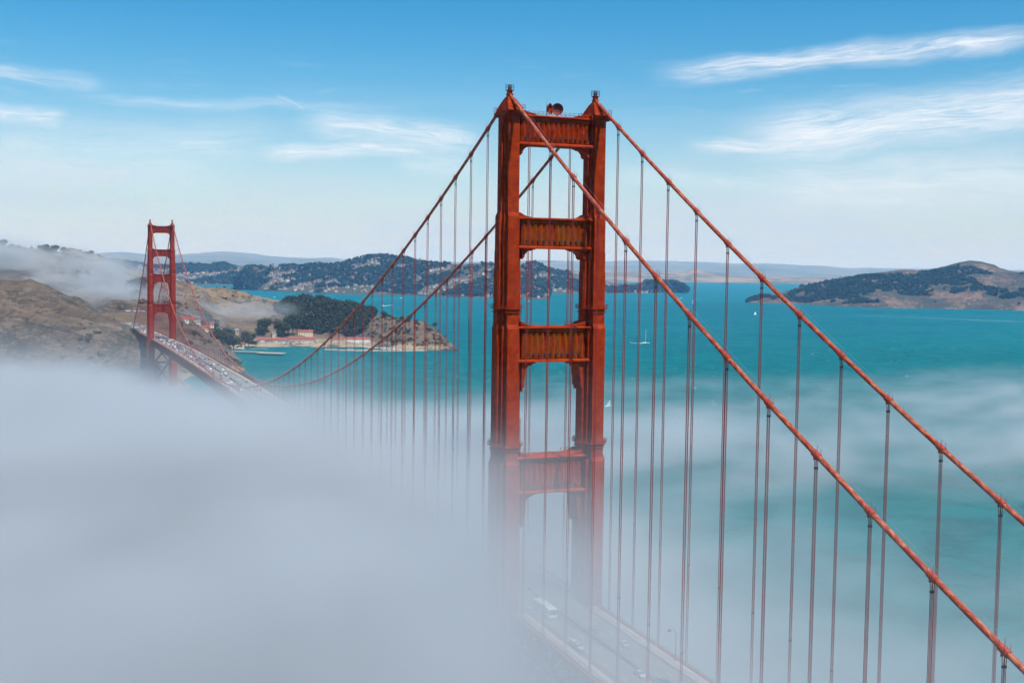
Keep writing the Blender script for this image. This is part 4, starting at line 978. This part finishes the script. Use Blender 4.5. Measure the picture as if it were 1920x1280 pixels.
building(672, 2580, 50, 14, 7, M_WHITE, M_ROOFRED, 'white harbour building with red roof and a row of windows beside the marina')
building(635, 2590, 22, 10, 5, M_WHITE, M_ROOFRED, 'small white shed with red roof left of the marina building')
building(348, 2230, 11, 9, 5, M_WHITE, M_ROOFRED, 'leftmost red-roofed house right of the far tower', 'house')
building(371, 2250, 9, 8, 6, M_WHITE, M_ROOFGREY, 'white house between the red-roofed houses on the bluff', 'house')
building(383, 2250, 15, 9, 5, M_CREAM, M_ROOFRED, 'wide red-roofed house on the bluff near the cable', 'house')
building(397, 2300, 8, 7, 4.5, M_CREAM, M_ROOFRED, 'small red-roofed house right of the cable on the bluff', 'house')
building(361, 2260, 9, 8, 4.5, M_CREAM, M_ROOFRED, 'low red-roofed house left of the white one on the bluff', 'house')
building(452, 2480, 12, 10, 6, M_CREAM, M_ROOFRED, 'pink-roofed house among trees in the village centre', 'house')
building(469, 2540, 16, 9, 5, M_CREAM, M_ROOFRED, 'red-roofed building between the terrace and the grey tree')
building(515, 2640, 10, 9, 6, M_CREAM, M_ROOFGREY, 'cream house behind the left barrack, left of the slim tree', 'house')
building(528, 2650, 9, 8, 5, M_WHITE, M_ROOFGREY, 'white house half hidden behind the barrack trees', 'house')
building(411, 2520, 11, 9, 7, M_TANW, M_ROOFGREY, 'leftmost of the three dark-roofed houses in the mist', 'house', group='dark-roofed officers houses', floors=2)
building(425, 2560, 13, 9, 7, M_TANW, M_ROOFGREY, 'middle one of the three dark-roofed houses in the mist', 'house', group='dark-roofed officers houses', floors=2)
building(442, 2600, 13, 9, 7, M_TANW, M_ROOFGREY, 'rightmost of the three dark-roofed houses in the mist', 'house', group='dark-roofed officers houses', floors=2)
# terrace
p = at(457, 620, 2552); z0 = max(gz(p[0], p[1]), 3)
m = MB(); m.box(-16, 16, -4, 4, -3, 3.2); m.box(-16.4, 16.4, -4.4, 4.4, 3.2, 3.6); m.box(-12, 12, 4.1, 9, -3, 5.2)
tag(m.obj('terrace_wall', M_CREAM, loc=(p[0], p[1], z0), rz=math.atan2(CAM[1]-p[1], CAM[0]-p[0])+math.pi/2), 'cream stepped terrace wall on the shore beside the boathouse', 'wall')
# parked cars by the barracks
k = 0
for row, D in enumerate((2556, 2564, 2578)):
    for j in range(30):
        px = 488+j*3.6+rc.uniform(-.6, .6)+row; p = at(px, 620, D+rc.uniform(-1.5, 1.5)); c = rc.choice(['white', 'white', 'white', 'silver', 'grey', 'black'])
        if rc.random() < .12: continue
        o = inst(SMALL[c], 'car', (p[0], p[1], max(gz(p[0], p[1]), 1.5)+.05), .4+rc.uniform(-.1, .1), 1.15)
        tag(o, f'{c} car parked before the long red roofs, {["front", "middle", "back"][row]} row, {nth(j)} from left', 'car', 'cars parked by the shore')
# pier
def plank(name, pxa, pxb, w, z, label, piles=True, th=1.0, cat='pier'):
    a = Vector(onz(*pxa, z)); b = Vector(onz(*pxb, z)); a.z = b.z = 0; c = (a+b)/2; d = b-a; Ln = d.length
    e = empty(name, c, math.atan2(d.y, d.x)); tag(e, label, cat)
    m = MB(); m.box(-Ln/2, Ln/2, -w/2, w/2, z-th, z); m.obj('deck', M_DOCK, e)
    if piles:
        m = MB()
        for x in np.arange(-Ln/2+1, Ln/2, 7):
            for y in (-w/2+.6, w/2-.6): m.tube([(x, y, -8), (x, y, z-th)], .35, 6)
        m.obj('piling', M_BARK, e)
    return e
plank('pier', (436, 657.5), (492, 659.5), 13, 4.5, 'grey timber pier reaching out from the boathouse shore')
plank('pier', (486, 660.5), (532, 662), 24, 4.2, 'wide pier head at the outer end of the timber pier')
plank('floating_dock', (470, 653.5), (503, 654), 5, 1.2, 'narrow pale floating dock behind the pier', False, .8, 'dock')
plank('floating_dock', (676, 650.5), (738, 655), 3, .8, 'dock with white boats along the marina, inner one', False, .5, 'dock')
plank('floating_dock', (700, 648.5), (752, 655.5), 3, .8, 'dock with boats along the marina, shore side', False, .5, 'dock')
# breakwater
def breakwater():
    pts = [onz(*q, 0) for q in ((608, 655.6), (640, 657.2), (680, 658), (720, 658.2), (757, 658), (800, 657.5))]; m = MB(); rnd = random.Random(8)
    for a, b in zip(pts[:-1], pts[1:]):
        a, b = Vector(a), Vector(b); d = b-a; r = Vector((-d.y, d.x, 0)).normalized(); n = int(d.length/3)
        R_ = []
        for k in range(n+1):
            c = a+d*k/n; j = lambda: rnd.uniform(-.6, .6)
            R_.append([c-r*(6+j())+Vector((0, 0, -4)), c+r*(6+j())+Vector((0, 0, -4)), c+r*(2+j())+Vector((0, 0, 2.4+j()*.6)), c-r*(2+j())+Vector((0, 0, 2.4+j()*.6))])
        m.loft(R_)
    tag(m.obj('breakwater', M_ROCK), 'long tan rock breakwater sheltering the marina', 'breakwater')
breakwater()
m = MB(); rnd = random.Random(4); c = onz(843, 656.5, 0)
for k in range(26):
    q = Vector((c[0]+rnd.uniform(-22, 16), c[1]+rnd.uniform(-12, 18), rnd.uniform(-1, 2.5))); r = rnd.uniform(2.5, 6.5)
    m.loft([[(q.x+r*s_*math.cos(a)*rnd.uniform(.8, 1.1), q.y+r*s_*math.sin(a)*rnd.uniform(.8, 1.1), q.z+r*z_) for a in [k2*6.283/7 for k2 in range(7)]] for s_, z_ in ((1, -1), (1.05, 0), (.7, .6), (.2, .8))])
tag(m.obj('sea_rock', M_DARKSTEEL if False else mat('wet_rock', (.06, .05, .045), .8)), 'dark wave-washed rock off the tip of the sandy point', 'rock')

def boat_mesh(Ln, mast, cabin=True, hull=0, sail=False):
    m = MB(); n = 7; R_ = []
    for k in range(n):
        t = k/(n-1); y = (t-.5)*Ln; w = Ln*.15*(math.sin(math.pi*min(.5+t*.48, .999))**.7 if t > .5 else .82+.36*t); w = max(w, .05)
        R_.append([(-w*.6, y, -.35), (w*.6, y, -.35), (w, y, Ln*.09+.25*t), (-w, y, Ln*.09+.25*t)])
    m.loft(R_, hull)
    if cabin: m.box(-Ln*.08, Ln*.08, -Ln*.2, Ln*.12, Ln*.09, Ln*.09+.9, 0); m.box(-Ln*.082, Ln*.082, -Ln*.18, Ln*.1, Ln*.09+.35, Ln*.09+.65, 3)
    if mast:
        m.tube([(0, Ln*.08, Ln*.09), (0, Ln*.08, mast)], .13, 5, 2); m.tube([(0, Ln*.06, Ln*.2), (0, -Ln*.36, Ln*.2)], .12, 5, 2)
    if sail:
        z0 = Ln*.22
        m.add([(0.05, Ln*.06, z0), (.9, -Ln*.17, z0), (.2, -Ln*.36, z0), (.05, Ln*.06, mast*.96), (.5, -Ln*.12, mast*.5), (-.05, Ln*.06, z0), (.85, -Ln*.17, z0), (.15, -Ln*.36, z0), (-.02, Ln*.06, mast*.96), (.45, -Ln*.12, mast*.5)],
              [(0, 1, 4, 3), (1, 2, 4), (2, 3, 4), (5, 8, 9, 6), (6, 9, 7), (7, 9, 8)], 4)
        m.add([(0, Ln*.47, Ln*.15), (.5, Ln*.2, Ln*.16), (0, Ln*.1, mast*.8), (.03, Ln*.47, Ln*.15), (.55, Ln*.2, Ln*.16), (.03, Ln*.1, mast*.8)], [(0, 1, 2), (5, 4, 3)], 4)
    return m.mesh('boat', [M_HULL, M_HULLB, M_WIRE, M_GLASS, M_SAIL], fixn=False)
BM = [boat_mesh(11, 14), boat_mesh(9, 0), boat_mesh(12, 15, hull=1), boat_mesh(13, 0)]
rb = random.Random(9)
for row, (a, b, n) in enumerate((((678, 651.2), (736, 655.6), 17), ((700, 649.2), (750, 656.4), 15), ((676, 650.2), (720, 652.6), 9))):
    for k in range(n):
        t = k/(n-1); p = onz(a[0]+(b[0]-a[0])*t, a[1]+(b[1]-a[1])*t+rb.uniform(-.2, .2), 0); j = rb.randrange(4)
        o = inst(BM[j], 'moored_boat', (p[0], p[1], 0), rb.uniform(-.15, .15)+.3)
        tag(o, f'{["white sailing boat, mast bare", "small white motorboat", "dark-hulled sailing boat", "white cabin cruiser"][j]}, {nth(k)} from left in the {["outer", "shore side", "left inner"][row]} marina row', 'boat', 'boats moored in the marina')
for px, py, j, lb in ((654, 656, 0, 'bare-masted sailboat lying by the breakwater, left of the marina'), (660, 656.2, 0, 'sailboat beside the leftmost one by the breakwater'), (686, 656.5, 3, 'white cruiser tied inside the breakwater'),
                      (425, 655.8, 3, 'white boat at the boathouse shore, left one'), (431, 657.2, 1, 'white boat at the root of the pier'), (447, 654.5, 3, 'white launch moored behind the pier, left'), (456, 654.8, 1, 'small launch moored behind the pier, right')):
    p = onz(px, py, 0); tag(inst(BM[j], 'moored_boat', (p[0], p[1], 0), 1.2), lb, 'boat', 'boats moored near the pier')
# the white rock-like station below the far span
def sail(px, py, Ln, mast, rz, lb, sails=True, hull=0, roll=0):
    p = onz(px, py, 0); e = empty('sailboat', (p[0], p[1], 0), rz); e.rotation_euler.y = roll; tag(e, lb, 'sailboat')
    m = MB(); R_ = []
    for k in range(9):
        t = k/8; y = (t-.5)*Ln; w = Ln*.13*max(.04, (1-abs(2*t-.8)**2.2) if t > .4 else .8+.5*t)
        R_.append([(-w*.5, y, -.5), (w*.5, y, -.5), (w, y, 1.1+.3*t), (-w, y, 1.1+.3*t)])
    m.loft(R_); m.obj('hull', [M_HULL, M_HULLB][hull], e)
    m = MB(); m.box(-Ln*.07, Ln*.07, -Ln*.2, Ln*.12, 1.2, 2.0); m.obj('cabin', M_HULL, e)
    m = MB(); m.tube([(0, Ln*.05, 1), (0, Ln*.05, mast)], .28, 6); m.tube([(0, Ln*.05, 2.6), (0, -Ln*.36, 2.8)], .22, 5); m.obj('mast', M_HULL, e)
    m = MB(); m.tube([(0, Ln*.48, 1.3), (0, Ln*.05, mast*.93)], .12, 4); m.tube([(0, -Ln*.46, 1.3), (0, Ln*.05, mast*.98)], .08, 4); m.obj('rigging', M_WIRE, e)
    if sails:
        m = MB(); m.loft([[(0, Ln*.04, 2.9), (.6, -Ln*.18, 2.9), (.1, -Ln*.34, 2.9)], [(0, Ln*.04, mast*.55), (.5, -Ln*.1, mast*.55), (.1, -Ln*.17, mast*.55)], [(0, Ln*.04, mast*.95), (.05, Ln*.02, mast*.95), (.05, Ln*.0, mast*.95)]]); m.obj('mainsail', M_SAIL, e)
        m = MB(); m.loft([[(0, Ln*.46, 1.8), (.7, Ln*.25, 1.9), (.2, Ln*.1, 2.0)], [(0, Ln*.26, mast*.42), (.5, Ln*.16, mast*.42), (.1, Ln*.08, mast*.42)], [(0, Ln*.1, mast*.82), (.1, Ln*.08, mast*.82), (.05, Ln*.07, mast*.82)]]); m.obj('jib', M_SAIL, e)
sail(1209.5, 643.5, 28, 33, -1.35, 'white yacht with tall bare mast on open water right of the near tower', False, roll=.03)
sail(1416, 590, 11, 13, .9, 'small white sailboat left of the island point', roll=.25)
sail(1299, 569, 14, 22, .4, 'tiny white sailboat behind a suspender, between point and island')
sail(1140, 762, 11, 9, -1.2, 'faint sailboat in the fog just right of the near tower', roll=.3)
def motor(px, py, rz, lb, Ln=16):
    p = onz(px, py, 0); e = empty('motorboat', (p[0], p[1], 0), rz); tag(e, lb, 'motorboat')
    m = MB(); m.loft([[(-w*.6, y, -.4), (w*.6, y, -.4), (w, y, h), (-w, y, h)] for y, w, h in ((-Ln/2, 2.2, 1.6), (0, 2.5, 1.8), (Ln*.3, 1.9, 2.1), (Ln/2, .1, 2.6))]); m.obj('hull', M_HULL, e)
    m = MB(); m.box(-1.6, 1.6, -Ln*.25, Ln*.12, 1.7, 4.0); m.box(-1.65, 1.65, -Ln*.22, Ln*.13, 2.5, 3.3, 1); m.obj('cabin', [M_HULL, M_GLASS], e)
motor(1278, 559, -1.2, 'distant white motorboat off the tip of the low point'); motor(718, 573.5, 1.6, 'speedboat at the head of the short wake on the inlet water', 14)
motor(752, 559.3, -1.5, 'white motorboat under the hillside town, near its shore', 14); motor(514, 557.5, 1.0, 'small white boat left of the grove on the inlet water', 14)
motor(990, 565, 0, 'white motorboat seen between the legs of the near tower', 16)
def wake(a, b, w0, w1, lb, n=20):
    a = Vector(onz(*a, 0)); b = Vector(onz(*b, 0)); d = b-a; r = Vector((-d.y, d.x, 0)).normalized(); m = MB(); rnd = random.Random(int(a.x)); R_ = []
    P = []
    for k in range(n+1):
        t = k/n; c = a+d*t; w = (w0+(w1-w0)*t)*rnd.uniform(.5, 1.2)/2; P += [c-r*w+Vector((0, 0, .05)), c+r*w+Vector((0, 0, .05))]
    m.add(P, [(2*k, 2*k+1, 2*k+3, 2*k+2) for k in range(n)]); kind(m.obj('boat_wake', M_FOAM, fixn=False), 'stuff', lb, 'wake')
wake((719, 573.6), (737, 571.8), 12, 5, 'short white wake behind the speedboat on the inlet'); wake((752, 559.2), (700, 560), 6, 3, 'thin pale wake below the hillside town')
wake((1600, 590), (1930, 604), 2.5, 7, 'long thin foam line across the water below the island', 60); wake((1202, 644.8), (1180, 641), 3, 1, 'short wake trailing the tall yacht'); wake((1301, 561), (1316, 560.5), 10, 4, 'small foam streak near the tiny sailboat')
wake((1276, 559.4), (1262, 560.2), 8, 3, 'short wake of the motorboat off the low point')

#FOG#
# ============================================================ fog and haze
def fog_volume(name, lo, hi, vox, dens_fn, color, label, aniso=0.0):
    lo, hi = np.array(lo, float), np.array(hi, float); n = np.maximum(((hi-lo)/np.array(vox)).round().astype(int), 2)
    st = (hi-lo)/(n-1)
    gx_, gy_, gz_ = [lo[i]+st[i]*np.arange(n[i]) for i in range(3)]
    A, B, C_ = np.meshgrid(gx_, gy_, gz_, indexing='ij')
    d = dens_fn(A, B, C_).astype(np.float32)
    d[0], d[-1] = 0, 0; d[:, 0], d[:, -1] = 0, 0; d[:, :, -1] = 0
    d[d < 2e-5] = 0
    src = bpy.data.meshes.new(name); src.vertices.add(d.size)
    at_ = src.attributes.new('dens', 'FLOAT', 'POINT'); at_.data.foreach_set('value', d.ravel())
    o = bpy.data.objects.new(name, src); COL.objects.link(o)
    ng = bpy.data.node_groups.new(name+'_nodes', 'GeometryNodeTree')
    ng.interface.new_socket('Geometry', in_out='INPUT', socket_type='NodeSocketGeometry'); ng.interface.new_socket('Geometry', in_out='OUTPUT', socket_type='NodeSocketGeometry')
    N = ng.nodes; Lk = ng.links; gi = N.new('NodeGroupInput'); go = N.new('NodeGroupOutput')
    g = G(ng)
    ps = N.new('GeometryNodeInputPosition').outputs[0]; x, y, z = g.sep(ps)
    ix = g.m('ROUND', g.m('DIVIDE', g.m('SUBTRACT', x, float(lo[0])), float(st[0]))); iy = g.m('ROUND', g.m('DIVIDE', g.m('SUBTRACT', y, float(lo[1])), float(st[1]))); iz = g.m('ROUND', g.m('DIVIDE', g.m('SUBTRACT', z, float(lo[2])), float(st[2])))
    idx = g.m('ADD', g.m('MULTIPLY', g.m('ADD', g.m('MULTIPLY', ix, float(n[1])), iy), float(n[2])), iz)
    si = N.new('GeometryNodeSampleIndex'); si.data_type = 'FLOAT'; si.domain = 'POINT'; si.clamp = True
    na = N.new('GeometryNodeInputNamedAttribute'); na.data_type = 'FLOAT'; na.inputs[0].default_value = 'dens'
    Lk.new(gi.outputs[0], si.inputs['Geometry']); Lk.new(na.outputs[0], si.inputs['Value']); Lk.new(idx, si.inputs['Index'])
    vc = N.new('GeometryNodeVolumeCube'); Lk.new(si.outputs[0], vc.inputs['Density'])
    vc.inputs['Min'].default_value = tuple(lo); vc.inputs['Max'].default_value = tuple(hi)
    for k, a in enumerate('XYZ'): vc.inputs['Resolution '+a].default_value = int(n[k])
    m = bpy.data.materials.new(name+'_air'); m.use_nodes = True; m.node_tree.nodes.clear(); q = G(m.node_tree)
    pv = q.new('ShaderNodeVolumePrincipled'); ou = q.new('ShaderNodeOutputMaterial'); q.l.new(pv.outputs[0], ou.inputs['Volume'])
    pv.inputs['Color'].default_value = (*color, 1); pv.inputs['Density'].default_value = 1.0; pv.inputs['Anisotropy'].default_value = aniso
    pv.inputs['Density Attribute'].default_value = 'density'
    sm = N.new('GeometryNodeSetMaterial'); sm.inputs['Material'].default_value = m
    Lk.new(vc.outputs[0], sm.inputs[0]); Lk.new(sm.outputs[0], go.inputs[0])
    md = o.modifiers.new('fog', 'NODES'); md.node_group = ng
    m.cycles.volume_step_rate = 2.0
    kind(o, 'stuff', label, 'fog')
    return d
def bay_fog(x, y, z):
    wx = (fbm(x/210, y/210, z/120, o=3, seed=64)-.5)*130; big = fbm((x+wx)/330, (y-wx)/330, z/160, o=4, seed=61); med = fbm((x+wx)/120+2, (y+.6*wx)/75, z/40, o=5, seed=62, gain=.6)
    wv = (big-.5)*2*60
    puff = 1-np.abs(2*fbm((x+wx)/70, (y-wx)/60, z/34, o=4, seed=66, gain=.55)-1)
    high = (1-sst(x+.04*np.maximum(y, 0)+wv*.4, 0, 104))*(1-sst(y+wv*(.5+.9*sst(-x, 20, 160))+((med-.5)*300+(puff-.78)*150)*sst(-x, 0, 120)-130*sst(-x, -10, 110), 285, 460))       # the thick bank west of and over the deck
    west = sst(-x, 10, 130)
    low = 36-16*sst(y, 600, 1100)+(1-sst(y, 350, 900))*10+west*13
    calm = 1-.5*sst(y, 150, 560)
    top = low+high*(70-22*sst(y, 60, 430))+((big-.5)*64+(med-.5)*40+(puff-.78)*84)*calm
    core = sst(top-z, -5, 13); veil = sst(top-z, -44*calm, 30)
    prof = .85*core+.15*veil
    thin = 1-.83*sst(-y, -14, 34)*sst(x, -78, -26)
    lim = 1-sst(y+(big-.5)*(560+900*sst(x, 150, 500))+(med-.5)*(420+500*sst(x, 150, 500))+(puff-.78)*200+.06*np.maximum(x, 0)+200*sst(x, 10, 90)*(1-sst(x, 300, 700))-170*sst(-x, 60, 260), 860, 1420)
    patch = .24+1.0*sst(big+.7*(med-.5), .33, .60)
    ragged = .40+1.2*sst(med, .34, .66)
    dens = ((.0028+.0052*sst(y, 120, 620)+.0050*west)*patch+.0205*high*thin)*(ragged*(1-.5*high)+.5*high)
    return dens*prof*np.clip(lim, 0, 1)
def hill_fog(x, y, z):
    med = fbm(x/130, y/130, z/80, o=4, seed=71); big = fbm(x/300+5, y/300, z/140, o=3, seed=72)
    g2 = hland(x[:, :, 0].ravel(), y[:, :, 0].ravel()).reshape(x.shape[0], x.shape[1], 1)
    h = z-np.maximum(g2, 0)
    out = 0; wx = (fbm(x/110, y/110, z/70, o=3, seed=74)-.5)*120
    med = fbm((x+wx)/100, (y-wx)/80, (z+.3*wx)/50, o=5, seed=71, gain=.6)
    for px, py, D, rx, ry, rz_, a in ((60, 505, 2620, 250, 170, 46, .012), (140, 540, 2480, 170, 150, 40, .011), (-60, 500, 2550, 260, 170, 50, .013), (212, 562, 2400, 120, 120, 30, .009), (275, 560, 2560, 110, 90, 22, .006), (430, 585, 2700, 210, 80, 30, .006), (345, 596, 2330, 110, 60, 24, .009), (300, 545, 2750, 120, 80, 24, .004), (10, 550, 2060, 140, 80, 30, .0030)):
        c = at(px, py, D); r2 = ((x-c[0])/rx)**2+((y-c[1])/ry)**2+((z-c[2])/rz_)**2
        out = out+a*sst(1.05-r2+(med-.5)*3.2+(big-.5)*1.6, 0, 1.3)*(.45+1.1*sst(med, .35, .65))
    return out*(h > -12)
fog_volume('fog_bank', (-900, -420, 0), (1500, 1500, 150), (9, 9, 5), bay_fog, (.70, .755, .795), 'dense low fog bank pouring over the water and bridge deck')
fog_volume('hill_mist', (-1000, 1750, 20), (520, 3050, 300), (14, 14, 8), hill_fog, (.70, .755, .795), 'mist spilling over the headland behind the far tower')
def haze():
    m = MB(); m.box(-45000, 45000, -45000, 45000, -1, 620); o = m.obj('haze', None); o.data.materials.clear()
    mt = bpy.data.materials.new('haze_air'); mt.use_nodes = True; mt.node_tree.nodes.clear(); q = G(mt.node_tree)
    pv = q.new('ShaderNodeVolumePrincipled'); ou = q.new('ShaderNodeOutputMaterial'); q.l.new(pv.outputs[0], ou.inputs['Volume'])
    pv.inputs['Color'].default_value = (.24, .56, 1.0, 1); pv.inputs['Absorption Color'].default_value = (1, 1, 1, 1); pv.inputs['Density'].default_value = 3.4e-5
    o.data.materials.append(mt); kind(o, 'stuff', 'thin blue summer haze over the bay', 'haze')
haze()
